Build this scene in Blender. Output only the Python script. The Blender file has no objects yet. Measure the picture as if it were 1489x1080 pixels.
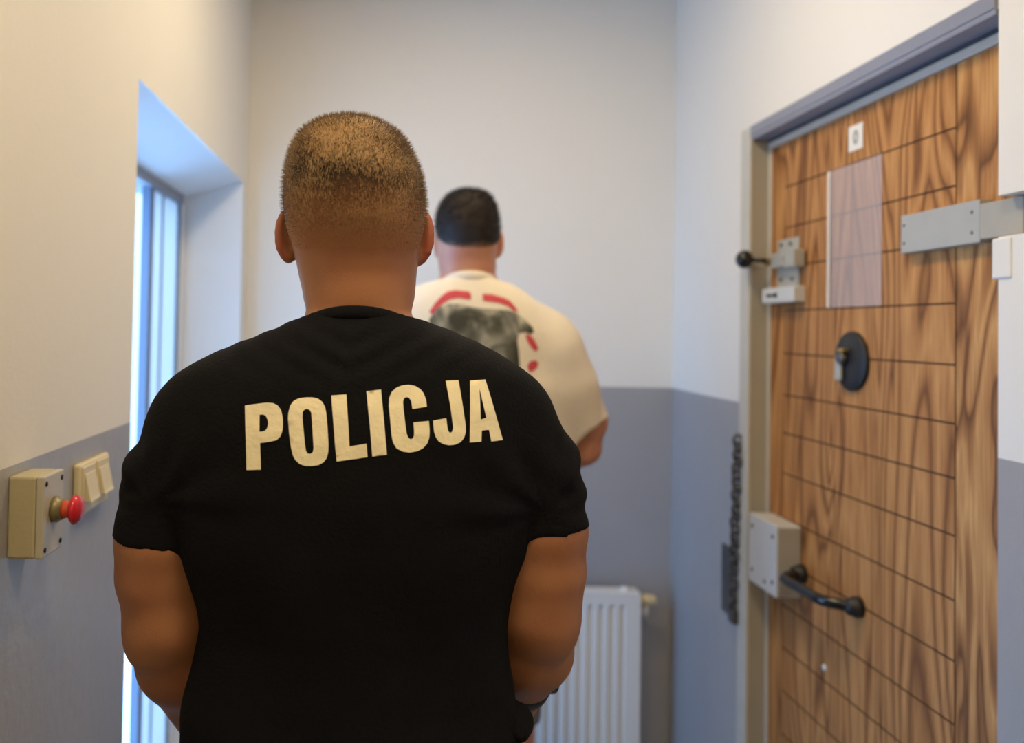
import bpy, bmesh, math, random
import numpy as np
from mathutils import Vector, Matrix, geometry
from mathutils.bvhtree import BVHTree

S = bpy.context.scene
C = S.collection
R = math.radians

# ------------------------------------------------------------------ camera, world, lights, exposure
FPX, PPX, PPY, EYE = 1250.0, 565.0, 447.0, 1.6
PITCH, ROLL = R(1.3), R(1.03)
cd = bpy.data.cameras.new('camera')
cam = bpy.data.objects.new('camera', cd)
C.objects.link(cam)
cam.location = (0, 0, EYE)
cam.rotation_euler = (Matrix.Rotation(math.pi / 2 + PITCH, 3, 'X') @ Matrix.Rotation(ROLL, 3, 'Z')).to_euler()
cd.sensor_width = 36
cd.lens = FPX / 1489 * 36
cd.shift_x = (744.5 - PPX) / 1489
cd.shift_y = -(540 - PPY) / 1489
cd.clip_start = 0.02
cd.dof.use_dof = True
cd.dof.focus_distance = 0.98
cd.dof.aperture_fstop = 2.9
S.camera = cam

S.view_settings.view_transform = 'Standard'
S.view_settings.look = 'None'
S.view_settings.gamma = 1
S.view_settings.use_curve_mapping = False
S.view_settings.exposure = 0.0

w = bpy.data.worlds.new('sky')
S.world = w
w.use_nodes = True
bg = w.node_tree.nodes['Background']
bg.inputs['Color'].default_value = (0.29, 0.56, 1.0, 1)      # pale overcast daylight, blue beside the warm lamps
bg.inputs['Strength'].default_value = 7.2


def area(name, loc, rot, size, energy, color, size_y=None, portal=False, shape='DISK'):
    l = bpy.data.lights.new(name, 'AREA')
    l.energy = energy
    l.color = color
    l.size = size
    l.shape = shape
    if size_y:
        l.shape = 'RECTANGLE'
        l.size_y = size_y
    o = bpy.data.objects.new(name, l)
    o.location = loc
    o.rotation_euler = rot
    C.objects.link(o)
    if portal:
        l.cycles.is_portal = True
    return o


WARM = (1.0, 0.785, 0.475)
area('ceiling_lamp_and_fill_light', (0.18, 1.75, 2.74), (0, 0, 0), 0.34, 10.5, WARM)
area('ceiling_lamp_and_fill_light', (0.10, 0.35, 2.74), (0, 0, 0), 0.34, 12.3, WARM)
area('ceiling_lamp_and_fill_light', (0.23, -1.6, 2.74), (0, 0, 0), 0.34, 14.0, WARM)  # fill light added far down the corridor, no lamp known there
area('window_portal', (-0.80, 2.17, 1.2), (0, R(-90), 0), 1.9, 1, (1, 1, 1), size_y=1.2, portal=True)

# ------------------------------------------------------------------ camera arithmetic: a pixel of the photograph into a point on a real plane
_r, _u, _f = (np.array(v, float) for v in (
    (math.cos(ROLL), -math.sin(PITCH) * math.sin(ROLL), math.cos(PITCH) * math.sin(ROLL)),
    (-math.sin(ROLL), -math.sin(PITCH) * math.cos(ROLL), math.cos(PITCH) * math.cos(ROLL)),
    (0, math.cos(PITCH), math.sin(PITCH))))


def at(x, y, Y):
    v = _f + _r * (x - PPX) / FPX - _u * (y - PPY) / FPX
    v = v * (Y / v[1])
    return v[0], v[2] + EYE


# ------------------------------------------------------------------ materials
def new_mat(name):
    m = bpy.data.materials.new(name)
    m.use_nodes = True
    nt = m.node_tree
    return m, nt, nt.nodes, nt.links, nt.nodes['Principled BSDF']


def mat(name, col, rough=0.6, metal=0.0, var=0.0, vscale=8.0, bump=0.0, bscale=60.0, spec=0.5, stretch=None, sheen=0.0):
    """Plain procedural material: colour with a little noise variation and a noise bump."""
    m, nt, N, L, b = new_mat(name)
    b.inputs['Base Color'].default_value = (*col, 1)
    b.inputs['Roughness'].default_value = rough
    b.inputs['Metallic'].default_value = metal
    b.inputs['Specular IOR Level'].default_value = spec
    b.inputs['Sheen Weight'].default_value = sheen
    tc = N.new('ShaderNodeTexCoord')
    src = tc.outputs['Object']
    if stretch:
        mp = N.new('ShaderNodeMapping')
        mp.inputs['Scale'].default_value = stretch
        L.new(src, mp.inputs['Vector'])
        src = mp.outputs['Vector']
    if var:
        n = N.new('ShaderNodeTexNoise')
        n.inputs['Scale'].default_value = vscale
        n.inputs['Detail'].default_value = 5
        L.new(src, n.inputs['Vector'])
        mx = N.new('ShaderNodeMix')
        mx.data_type = 'RGBA'
        mx.inputs[6].default_value = (*[c * (1 - var) for c in col], 1)
        mx.inputs[7].default_value = (*[min(1, c * (1 + var)) for c in col], 1)
        L.new(n.outputs['Fac'], mx.inputs[0])
        L.new(mx.outputs[2], b.inputs['Base Color'])
    if bump:
        n2 = N.new('ShaderNodeTexNoise')
        n2.inputs['Scale'].default_value = bscale
        n2.inputs['Detail'].default_value = 4
        L.new(src, n2.inputs['Vector'])
        bp = N.new('ShaderNodeBump')
        bp.inputs['Strength'].default_value = bump
        bp.inputs['Distance'].default_value = 0.004
        L.new(n2.outputs['Fac'], bp.inputs['Height'])
        L.new(bp.outputs['Normal'], b.inputs['Normal'])
    return m


def ramp(N, stops):
    cr = N.new('ShaderNodeValToRGB')
    e = cr.color_ramp.elements
    while len(e) < len(stops):
        e.new(0.5)
    for k, (p, c) in enumerate(stops):
        e[k].position = p
        e[k].color = (*c, 1)
    return cr


def oak(name, rings, sy, sz, light, mid, dark, offset=0.0, distort=0.6, stops=(0.0, 0.16, 0.5, 0.78)):
    """Flat-sawn oak: the growth rings are contour lines of a noise stretched along the grain."""
    m, nt, N, L, b = new_mat(name)
    tc = N.new('ShaderNodeTexCoord')
    mp = N.new('ShaderNodeMapping')
    mp.inputs['Scale'].default_value = (1, sy, sz)
    mp.inputs['Location'].default_value = (offset, offset * 1.7, offset * 0.6)
    L.new(tc.outputs['Object'], mp.inputs['Vector'])
    n = N.new('ShaderNodeTexNoise')
    n.inputs['Scale'].default_value = 1.0
    n.inputs['Detail'].default_value = 1.5
    n.inputs['Distortion'].default_value = distort
    L.new(mp.outputs['Vector'], n.inputs['Vector'])
    mul = N.new('ShaderNodeMath'); mul.operation = 'MULTIPLY'
    mul.inputs[1].default_value = rings
    L.new(n.outputs['Fac'], mul.inputs[0])
    fr = N.new('ShaderNodeMath'); fr.operation = 'FRACT'
    L.new(mul.outputs[0], fr.inputs[0])
    cr = ramp(N, [(stops[0], dark), (stops[1], mid), (stops[2], light), (stops[3], mid), (1.0, dark)])
    L.new(fr.outputs[0], cr.inputs[0])
    mp2 = N.new('ShaderNodeMapping')
    mp2.inputs['Scale'].default_value = (1, 260, 9)
    L.new(tc.outputs['Object'], mp2.inputs['Vector'])
    n2 = N.new('ShaderNodeTexNoise')
    n2.inputs['Scale'].default_value = 1.0
    n2.inputs['Detail'].default_value = 3
    L.new(mp2.outputs['Vector'], n2.inputs['Vector'])
    pores = ramp(N, [(0.36, (0.62, 0.55, 0.5)), (0.56, (1, 1, 1))])
    L.new(n2.outputs['Fac'], pores.inputs[0])
    mx = N.new('ShaderNodeMix'); mx.data_type = 'RGBA'; mx.blend_type = 'MULTIPLY'
    mx.inputs[0].default_value = 0.75
    L.new(cr.outputs[0], mx.inputs[6]); L.new(pores.outputs[0], mx.inputs[7])
    L.new(mx.outputs[2], b.inputs['Base Color'])
    b.inputs['Roughness'].default_value = 0.5
    b.inputs['Specular IOR Level'].default_value = 0.25
    return m


def glass_mat(name, tint=(0.93, 0.97, 1.0)):
    m, nt, N, L, b = new_mat(name)
    N.remove(b)
    tr = N.new('ShaderNodeBsdfTransparent'); tr.inputs[0].default_value = (*tint, 1)
    gl = N.new('ShaderNodeBsdfGlossy'); gl.inputs['Roughness'].default_value = 0.03
    mx = N.new('ShaderNodeMixShader')
    mx.inputs[0].default_value = 0.05
    L.new(tr.outputs[0], mx.inputs[1]); L.new(gl.outputs[0], mx.inputs[2])
    L.new(mx.outputs[0], N['Material Output'].inputs[0])
    return m


def frosted_mat(name):
    m, nt, N, L, b = new_mat(name)
    b.inputs['Base Color'].default_value = (0.62, 0.64, 0.66, 1)
    b.inputs['Roughness'].default_value = 0.4
    tl = N.new('ShaderNodeBsdfTranslucent'); tl.inputs[0].default_value = (0.80, 0.78, 0.76, 1)
    mx = N.new('ShaderNodeMixShader'); mx.inputs[0].default_value = 0.56
    L.new(b.outputs[0], mx.inputs[1]); L.new(tl.outputs[0], mx.inputs[2])
    L.new(mx.outputs[0], N['Material Output'].inputs[0])
    return m


def film_mat(name):
    m, nt, N, L, b = new_mat(name)
    b.inputs['Base Color'].default_value = (0.80, 0.72, 0.74, 1)
    b.inputs['Roughness'].default_value = 0.22
    tr = N.new('ShaderNodeBsdfTransparent')
    mx = N.new('ShaderNodeMixShader')
    mx.inputs[0].default_value = 0.24
    L.new(tr.outputs[0], mx.inputs[1]); L.new(b.outputs[0], mx.inputs[2])
    L.new(mx.outputs[0], N['Material Output'].inputs[0])
    return m


def skin_mat(name, base, red, stubble=None):
    m, nt, N, L, b = new_mat(name)
    tc = N.new('ShaderNodeTexCoord')
    n = N.new('ShaderNodeTexNoise'); n.inputs['Scale'].default_value = 14; n.inputs['Detail'].default_value = 6
    L.new(tc.outputs['Object'], n.inputs['Vector'])
    cr = ramp(N, [(0.3, red), (0.7, base)])
    L.new(n.outputs['Fac'], cr.inputs[0])
    L.new(cr.outputs[0], b.inputs['Base Color'])
    b.inputs['Roughness'].default_value = 0.5
    b.inputs['Subsurface Weight'].default_value = 0.12
    b.inputs['Subsurface Radius'].default_value = (0.012, 0.005, 0.003)
    b.inputs['Subsurface Scale'].default_value = 0.6
    n2 = N.new('ShaderNodeTexNoise'); n2.inputs['Scale'].default_value = 420; n2.inputs['Detail'].default_value = 2
    L.new(tc.outputs['Object'], n2.inputs['Vector'])
    bp = N.new('ShaderNodeBump'); bp.inputs['Strength'].default_value = 0.12; bp.inputs['Distance'].default_value = 0.002
    L.new(n2.outputs['Fac'], bp.inputs['Height']); L.new(bp.outputs['Normal'], b.inputs['Normal'])
    return m


def buzz_mat(name, skin, hair_a, hair_b, z_fade0, z_fade1, cover):
    """Clipped hair: short strokes of two hair colours over the scalp, thinning out to bare skin between two heights (object z)."""
    m, nt, N, L, b = new_mat(name)
    tc = N.new('ShaderNodeTexCoord')
    mp = N.new('ShaderNodeMapping'); mp.inputs['Scale'].default_value = (520, 520, 190)
    L.new(tc.outputs['Object'], mp.inputs['Vector'])
    n = N.new('ShaderNodeTexNoise'); n.inputs['Scale'].default_value = 1; n.inputs['Detail'].default_value = 2; n.inputs['Distortion'].default_value = 0.8
    L.new(mp.outputs['Vector'], n.inputs['Vector'])
    col = ramp(N, [(0.35, hair_a), (0.66, hair_b)])
    whorl = N.new('ShaderNodeTexNoise'); whorl.inputs['Scale'].default_value = 15; whorl.inputs['Detail'].default_value = 2
    L.new(tc.outputs['Object'], whorl.inputs['Vector'])
    wm = N.new('ShaderNodeMath'); wm.operation = 'MULTIPLY_ADD'; wm.inputs[1].default_value = 0.9; wm.inputs[2].default_value = -0.45
    L.new(whorl.outputs['Fac'], wm.inputs[0])
    wa_ = N.new('ShaderNodeMath'); wa_.operation = 'ADD'
    L.new(wm.outputs[0], wa_.inputs[0]); L.new(n.outputs['Fac'], wa_.inputs[1]); L.new(wa_.outputs[0], col.inputs[0])
    sep = N.new('ShaderNodeSeparateXYZ'); L.new(tc.outputs['Object'], sep.inputs[0])
    nb = N.new('ShaderNodeTexNoise'); nb.inputs['Scale'].default_value = 30; nb.inputs['Detail'].default_value = 4
    L.new(tc.outputs['Object'], nb.inputs['Vector'])
    zz = N.new('ShaderNodeMath'); zz.operation = 'MULTIPLY_ADD'; zz.inputs[1].default_value = 0.03
    L.new(nb.outputs['Fac'], zz.inputs[0]); L.new(sep.outputs['Z'], zz.inputs[2])
    mr = N.new('ShaderNodeMapRange')
    mr.inputs['From Min'].default_value = z_fade0 + 0.015; mr.inputs['From Max'].default_value = z_fade1 + 0.015
    mr.inputs['To Max'].default_value = cover
    L.new(zz.outputs[0], mr.inputs['Value'])
    mx = N.new('ShaderNodeMix'); mx.data_type = 'RGBA'
    mx.inputs[6].default_value = (*skin, 1)
    L.new(mr.outputs[0], mx.inputs[0]); L.new(col.outputs[0], mx.inputs[7])
    L.new(mx.outputs[2], b.inputs['Base Color'])
    b.inputs['Roughness'].default_value = 0.6
    b.inputs['Specular IOR Level'].default_value = 0.2
    bp = N.new('ShaderNodeBump'); bp.inputs['Strength'].default_value = 0.5; bp.inputs['Distance'].default_value = 0.002
    L.new(n.outputs['Fac'], bp.inputs['Height']); L.new(bp.outputs['Normal'], b.inputs['Normal'])
    return m


M = {}
M['white'] = mat('white wall paint', (0.80, 0.775, 0.73), 0.75, bump=0.10, bscale=90, var=0.02, vscale=3)
M['dado'] = mat('grey oil paint', (0.365, 0.36, 0.375), 0.28, bump=0.30, bscale=38, var=0.05, vscale=5)
M['reveal'] = mat('white reveal paint', (0.80, 0.80, 0.80), 0.6, bump=0.15, bscale=70)
M['ceiling'] = mat('white ceiling paint', (0.8, 0.78, 0.74), 0.85, bump=0.1)
M['backdrop'] = mat('warm pale backdrop', (0.60, 0.47, 0.32), 0.9, var=0.05, vscale=3, bump=0.2)
M['floor'] = mat('grey speckled floor', (0.25, 0.25, 0.25), 0.35, var=0.25, vscale=160)
M['win'] = mat('white window plastic', (0.78, 0.80, 0.82), 0.35, bump=0.03)
M['dark_line'] = mat('dark strip paint', (0.05, 0.055, 0.065), 0.6)
M['glass'] = glass_mat('window glass')
M['rail'] = mat('grey window rail paint', (0.27, 0.29, 0.34), 0.5, bump=0.05)
M['bar'] = mat('blue grey glazing bar paint', (0.16, 0.20, 0.28), 0.5, bump=0.05)
M['frosted'] = frosted_mat('frosted window pane')
M['oak'] = oak('oak veneer', 17.0, 6.0, 0.75, (0.60, 0.30, 0.105), (0.46, 0.205, 0.064), (0.21, 0.082, 0.026))
M['oak_flame'] = oak('oak veneer with wide flame grain', 5.0, 9.0, 1.9, (0.64, 0.345, 0.125), (0.46, 0.21, 0.068), (0.17, 0.068, 0.022), offset=3.3, distort=1.2,
                     stops=(0.0, 0.30, 0.50, 0.90))
M['groove'] = mat('shaded groove wood', (0.10, 0.045, 0.018), 0.8, var=0.2, vscale=40)
M['frame'] = mat('grey beige frame paint', (0.40, 0.38, 0.33), 0.4, bump=0.12, bscale=45, var=0.06)
M['lintel'] = mat('blue grey gloss paint', (0.25, 0.27, 0.345), 0.35, bump=0.2, bscale=40, var=0.05)
M['stop'] = mat('pale grey stop paint', (0.56, 0.54, 0.49), 0.45, var=0.08, vscale=20)
M['steel'] = mat('grey painted steel', (0.46, 0.46, 0.43), 0.38, metal=0.25, bump=0.06, var=0.08, vscale=25)
M['white_steel'] = mat('white painted steel', (0.62, 0.64, 0.66), 0.32, metal=0.1, bump=0.05)
M['dark_steel'] = mat('dark worn steel', (0.11, 0.11, 0.115), 0.45, metal=0.7, var=0.35, vscale=40, bump=0.2)
M['brass'] = mat('worn brass', (0.45, 0.30, 0.12), 0.35, metal=0.8, var=0.2)
M['black'] = mat('black plastic', (0.010, 0.010, 0.012), 0.22, bump=0.03)
M['black_matt'] = mat('black matt plastic', (0.012, 0.013, 0.016), 0.5)
M['screw'] = mat('dull screw metal', (0.16, 0.15, 0.14), 0.4, metal=0.8)
M['cream'] = mat('cream plastic', (0.70, 0.60, 0.38), 0.4, bump=0.04)
M['beige'] = mat('beige box plastic', (0.46, 0.40, 0.25), 0.45, bump=0.08, bscale=200)
M['pale_beige'] = mat('pale beige box lid plastic', (0.50, 0.46, 0.37), 0.35, bump=0.06, bscale=200)
M['olive'] = mat('dark olive metal', (0.24, 0.20, 0.10), 0.4, metal=0.3)
M['red'] = mat('red glossy plastic', (0.60, 0.02, 0.035), 0.22)
M['red_stem'] = mat('orange red plastic', (0.55, 0.07, 0.02), 0.35)
M['label'] = mat('white sticker', (0.85, 0.83, 0.78), 0.6)
M['ink'] = mat('grey ink', (0.14, 0.15, 0.14), 0.7)
M['film'] = film_mat('clear plastic film')
M['radiator'] = mat('white radiator enamel', (0.78, 0.77, 0.75), 0.35, bump=0.03)
M['skin'] = skin_mat('tanned skin', (0.40, 0.178, 0.080), (0.325, 0.122, 0.057))
M['ear_skin'] = skin_mat('reddish ear skin', (0.40, 0.135, 0.070), (0.36, 0.095, 0.055))
M['skin_b'] = skin_mat('light skin', (0.60, 0.30, 0.18), (0.55, 0.22, 0.14))
M['black_shirt'] = mat('black jersey cotton', (0.0042, 0.0042, 0.0058), 0.9, var=0.25, vscale=30, bump=0.35, bscale=260, spec=0.16)
M['print'] = mat('pale reflective print', (0.90, 0.80, 0.55), 0.45, var=0.10, vscale=34, bump=0.8, bscale=42)
M['white_shirt'] = mat('off white jersey cotton', (0.78, 0.71, 0.60), 0.85, var=0.03, bump=0.3, bscale=90, spec=0.2)
M['red_print'] = mat('red print', (0.56, 0.055, 0.075), 0.7, var=0.15, vscale=60)
M['trousers'] = mat('dark trousers cloth', (0.012, 0.013, 0.02), 0.85, bump=0.3, bscale=200)
M['shorts'] = mat('grey shorts cloth', (0.16, 0.165, 0.18), 0.85, bump=0.3, bscale=200)
M['shoe'] = mat('black shoe leather', (0.012, 0.012, 0.012), 0.4)
M['pale_shoe'] = mat('pale shoe fabric', (0.5, 0.5, 0.5), 0.7)
M['eye'] = mat('eye white', (0.8, 0.78, 0.75), 0.2)


def photo_print():
    m, nt, N, L, b = new_mat('marbled grey photo print')
    tc = N.new('ShaderNodeTexCoord')
    n = N.new('ShaderNodeTexNoise'); n.inputs['Scale'].default_value = 13; n.inputs['Detail'].default_value = 3; n.inputs['Distortion'].default_value = 1.0
    L.new(tc.outputs['Object'], n.inputs['Vector'])
    cr = ramp(N, [(0.38, (0.030, 0.030, 0.022)), (0.48, (0.085, 0.085, 0.062)), (0.56, (0.17, 0.17, 0.15)), (0.70, (0.45, 0.42, 0.33))])
    L.new(n.outputs['Fac'], cr.inputs[0]); L.new(cr.outputs[0], b.inputs['Base Color'])
    b.inputs['Roughness'].default_value = 0.75
    return m


M['photo_print'] = photo_print()


# ------------------------------------------------------------------ object helpers
def link(name, me, parent=None, loc=None):
    o = bpy.data.objects.new(name, me)
    C.objects.link(o)
    if loc is not None:
        o.location = loc
    if parent is not None:
        o.parent = parent
    return o


def tag(o, label=None, cat=None, group=None, kind=None):
    for k, v in (('label', label), ('category', cat), ('group', group), ('kind', kind)):
        if v:
            o[k] = v
    return o


def thing(name, loc, label, cat, kind=None, group=None):
    return tag(link(name, None, None, loc), label, cat, group, kind)


class MB:
    """Collects shapes (world coordinates) into one mesh."""

    def __init__(self):
        self.bm = bmesh.new()

    def box(self, lo, hi, bevel=0.0, mi=0, seg=2):
        lo, hi = [min(a, b) for a, b in zip(lo, hi)], [max(a, b) for a, b in zip(lo, hi)]
        r = bmesh.ops.create_cube(self.bm, size=1)
        vs = r['verts']
        for v in vs:
            v.co = Vector([(lo[i] + hi[i]) / 2 + v.co[i] * (hi[i] - lo[i]) for i in range(3)])
        fs = set(f for v in vs for f in v.link_faces)
        if bevel:
            es = set(e for v in vs for e in v.link_edges)
            rr = bmesh.ops.bevel(self.bm, geom=list(es), offset=bevel, segments=seg, affect='EDGES', profile=0.5)
            fs = set(rr['faces']) | set(f for f in fs if f.is_valid)
        for f in fs:
            f.material_index = mi
        return fs

    def lathe(self, base, axis, prof, n=32, mi=0):
        """prof: (distance along the axis, radius)."""
        ax = Vector(axis).normalized()
        t = Vector((0, 0, 1)) if abs(ax.z) < 0.9 else Vector((1, 0, 0))
        e1 = ax.cross(t).normalized(); e2 = ax.cross(e1)
        rings = []
        for d, r in prof:
            c = Vector(base) + ax * d
            if r < 1e-6:
                rings.append([self.bm.verts.new(c)])
            else:
                rings.append([self.bm.verts.new(c + (e1 * math.cos(2 * math.pi * k / n) + e2 * math.sin(2 * math.pi * k / n)) * r) for k in range(n)])
        fs = []
        for a, b in zip(rings, rings[1:]):
            for k in range(n):
                q = []
                for v in (a[k % len(a)], a[(k + 1) % len(a)], b[(k + 1) % len(b)], b[k % len(b)]):
                    if v not in q:
                        q.append(v)
                if len(q) > 2:
                    fs.append(self.bm.faces.new(q))
        for end in (rings[0], rings[-1]):
            if len(end) > 1:
                fs.append(self.bm.faces.new(end))
        for f in fs:
            f.material_index = mi
            f.smooth = True

    def tube(self, pts, r, n=14, mi=0, closed=False):
        pts = [Vector(p) for p in pts]
        rs = r if isinstance(r, (list, tuple)) else [r] * len(pts)
        rings = []
        up = None
        for k, p in enumerate(pts):
            a = pts[(k - 1) % len(pts)] if (closed or k > 0) else p
            b = pts[(k + 1) % len(pts)] if (closed or k < len(pts) - 1) else p
            t = (b - a).normalized()
            if up is None:
                up = t.orthogonal().normalized()
            up = (up - t * up.dot(t)).normalized()
            s = t.cross(up)
            rings.append([self.bm.verts.new(p + (up * math.cos(2 * math.pi * q / n) + s * math.sin(2 * math.pi * q / n)) * rs[k]) for q in range(n)])
        pairs = list(zip(rings, rings[1:])) + ([(rings[-1], rings[0])] if closed else [])
        for a, b in pairs:
            for q in range(n):
                f = self.bm.faces.new((a[q], a[(q + 1) % n], b[(q + 1) % n], b[q]))
                f.smooth = True; f.material_index = mi
        if not closed:
            for e in (rings[0], rings[-1]):
                self.bm.faces.new(e).material_index = mi

    def prism(self, poly, fn, mi=0):
        """poly: 2-D outline; fn(u, v, side) gives the point for side 0 / 1."""
        a = [self.bm.verts.new(fn(u, v, 0)) for u, v in poly]
        b = [self.bm.verts.new(fn(u, v, 1)) for u, v in poly]
        fs = [self.bm.faces.new(a), self.bm.faces.new(b[::-1])]
        for k in range(len(poly)):
            fs.append(self.bm.faces.new((a[k], b[k], b[(k + 1) % len(poly)], a[(k + 1) % len(poly)])))
        for f in fs:
            f.material_index = mi

    def build(self, name, mats, parent=None, loc=(0, 0, 0), smooth=False):
        bmesh.ops.recalc_face_normals(self.bm, faces=self.bm.faces[:])
        off = Vector(loc)
        if parent is not None:
            p = parent
            off = Vector((0, 0, 0))
            while p is not None:
                off += Vector(p.location); p = p.parent
        for v in self.bm.verts:
            v.co -= off
        me = bpy.data.meshes.new(name)
        self.bm.to_mesh(me); self.bm.free()
        if not isinstance(mats, (list, tuple)):
            mats = [mats]
        for m in mats:
            me.materials.append(m)
        if smooth:
            me.polygons.foreach_set('use_smooth', [True] * len(me.polygons))
        o = link(name, me, parent, None if parent is not None else loc)
        return o


def one(name, mats, parent, lo, hi, bevel=0.0, loc=(0, 0, 0)):
    b = MB(); b.box(lo, hi, bevel)
    return b.build(name, mats, parent, loc)


# ------------------------------------------------------------------ the room
XL, XR, DADO, CEIL = -0.473, 0.94, 1.416, 2.8
WY0, WY1, WZ0, WZ1 = 1.594, 2.75, 0.22, 2.055          # window opening in the left wall
DY0, DY1, DZ1 = 1.325, 2.240, 2.112                      # door opening in the right wall
SL0, SL1, SLZ0, SLZ1 = 1.20, 1.325, 1.756, 1.820         # pocket of the strap bolt in the right wall


def split_box(b, lo, hi, upper=0, lower=1):
    """A piece of wall: white above the dado line, grey below."""
    if hi[2] <= DADO:
        b.box(lo, hi, mi=lower)
    elif lo[2] >= DADO:
        b.box(lo, hi, mi=upper)
    else:
        b.box(lo, (hi[0], hi[1], DADO), mi=lower); b.box((lo[0], lo[1], DADO), hi, mi=upper)


b = MB()
split_box(b, (XL - 0.29, -2.6, 0), (XL, WY0, CEIL))
split_box(b, (XL - 0.29, WY1, 0), (XL, 3.0, CEIL))
b.box((XL - 0.29, WY0, 0), (XL, WY1, WZ0), mi=1)
b.box((XL - 0.29, WY0, WZ1), (XL, WY1, CEIL), mi=0)
# splayed plaster head and lining of the window reveal
b.prism([(XL - 0.001, WZ1 + 0.002), (XL - 0.20, WZ1 + 0.002), (XL - 0.20, WZ1 - 0.06)], lambda u, v, s: (u, (WY0, WY1)[s], v), mi=2)
b.box((XL - 0.285, WY1 - 0.006, WZ0), (XL - 0.0005, WY1, WZ1 - 0.002), mi=2)
tag(b.build('wall_left', [M['white'], M['dado'], M['reveal']]), kind='structure')

b = MB()
X2 = XR + 0.30
split_box(b, (XR, DY1, 0), (X2, 3.0, CEIL))
b.box((XR, DY0, DZ1), (X2, DY1, CEIL), mi=0)
split_box(b, (XR, -2.6, 0), (X2, SL0, CEIL))
split_box(b, (XR, SL0, 0), (X2, SL1, SLZ0))
b.box((XR, SL0, SLZ1), (X2, SL1, CEIL), mi=0)
b.box((XR + 0.09, SL0, SLZ0), (X2, SL1, SLZ1), mi=0)
b.box((XR + 0.105, DY0 - 0.001, 0), (XR + 0.14, DY1 + 0.001, DZ1 + 0.001), mi=0)  # unseen panel added behind the door leaf to keep sky light out
b.box((XR - 0.003, SL1 - 0.03, SLZ0 - 0.065), (XR + 0.02, SL1 + 0.011, SLZ0 - 0.002), bevel=0.003, mi=0)   # rough plaster patch under the pocket
tag(b.build('wall_right', [M['white'], M['dado']]), kind='structure')

b = MB()
yl, yr = 2.84, 2.84
for z0, z1, mi in ((0, DADO, 1), (DADO, CEIL, 0)):
    b.prism([(XL - 0.2, yl), (XR + 0.2, yr), (XR + 0.2, 3.1), (XL - 0.2, 3.1)], lambda u, v, s: (u, v, (z0, z1)[s]), mi=mi)
tag(b.build('wall_back', [M['white'], M['dado']]), kind='structure')
b = MB(); split_box(b, (XL - 0.4, -2.8, 0), (XR + 0.4, -2.6, CEIL))
tag(b.build('wall_rear', [M['white'], M['dado']]), kind='structure')
tag(one('floor', M['floor'], None, (XL - 0.4, -2.8, -0.1), (XR + 0.4, 3.1, 0)), kind='structure')
tag(one('ceiling', M['ceiling'], None, (XL - 0.4, -2.8, CEIL), (XR + 0.4, 3.1, CEIL + 0.1)), kind='structure')

tag(one('added_backdrop_wall', M['backdrop'], None, (-7.0, 6.0, -0.1), (-1.0, 6.4, 6.0)), kind='structure')  # wall added outside so the window glass reads pale against the sky

# window: outer frame, one visible sash, glass
win = thing('window_1', (XL - 0.25, (WY0 + WY1) / 2, WZ0), None, None, 'structure')
FX0, FX1 = -0.735, -0.655
b = MB()
fy0, fy1, fz0, fz1 = WY0, WY1 - 0.006, WZ0, WZ1 - 0.045
b.box((FX0, fy0, fz0), (FX1, fy0 + 0.06, fz1), 0.004); b.box((FX0, 2.697, fz0), (FX1, fy1, fz1), 0.003)
b.box((FX0, fy0 + 0.05, fz0), (FX1, fy1 - 0.03, fz0 + 0.06), 0.004)
b.build('window_frame', M['win'], win)
one('head_rail', M['rail'], win, (FX0, fy0 + 0.058, fz1 - 0.036), (FX1 + 0.006, 2.698, fz1), 0.003)
PZ0, PZ1 = fz0 + 0.06, fz1 - 0.035
for y0, y1 in ((2.395, 2.508), (2.520, 2.690)):
    one('frosted_pane', M['frosted'], win, (FX1 - 0.020, y0, PZ0), (FX1 - 0.012, y1, PZ1))
for y0, y1, x1 in ((2.358, 2.396, FX1 - 0.004), (2.507, 2.521, FX1 - 0.010), (2.689, 2.698, FX1 - 0.004)):
    one('glazing_bar', M['bar'], win, (FX1 - 0.030, y0, PZ0), (x1, y1, PZ1), 0.002)
ym = 2.02
one('mullion', M['win'], win, (FX0, ym - 0.035, PZ0), (FX1, ym + 0.035, PZ1), 0.004)
for y0, y1 in ((fy0 + 0.058, ym - 0.033), (ym + 0.033, 2.359)):
    one('pane', M['glass'], win, (FX1 - 0.040, y0, PZ0 - 0.002), (FX1 - 0.034, y1, PZ1 + 0.002))
b = MB()
b.box((FX1 - 0.001, 2.006, 1.08), (FX1 + 0.010, 2.034, 1.15), 0.003); b.box((FX1 + 0.008, 2.011, 0.98), (FX1 + 0.022, 2.029, 1.12), 0.004)
b.build('window_handle', M['win'], win)
one('sill', M['reveal'], win, (-0.655, WY0, WZ0), (XL + 0.02, WY1 - 0.006, WZ0 + 0.03), 0.004)

# door frame (fixed to the wall)
b = MB()
b.box((XR + 0.0005, DY1 - 0.012, 0), (XR + 0.050, DY1 + 0.002, DZ1 + 0.001), 0.001)     # far jamb lining, faces the camera
jamb = b
fr = jamb.build('door_frame', M['frame'])
one('face_strip', M['stop'], fr, (XR - 0.007, DY1 - 0.0135, 0), (XR + 0.0015, DY1 + 0.044, DZ1 + 0.026), 0.002)
tag(fr, kind='structure')
b = MB()
b.box((XR - 0.006, DY0 + 0.002, DZ1 + 0.001), (XR + 0.004, DY1 - 0.004, DZ1 + 0.028), 0.002)
b.box((XR - 0.004, DY0 + 0.002, DZ1 - 0.009), (XR + 0.043, DY1 - 0.013, DZ1 + 0.002), 0.002)
b.build('lintel', M['lintel'], fr)
b = MB()
b.box((XR + 0.042, DY1 - 0.026, 0), (XR + 0.080, DY1 - 0.010, DZ1 - 0.012), 0.002)
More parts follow.
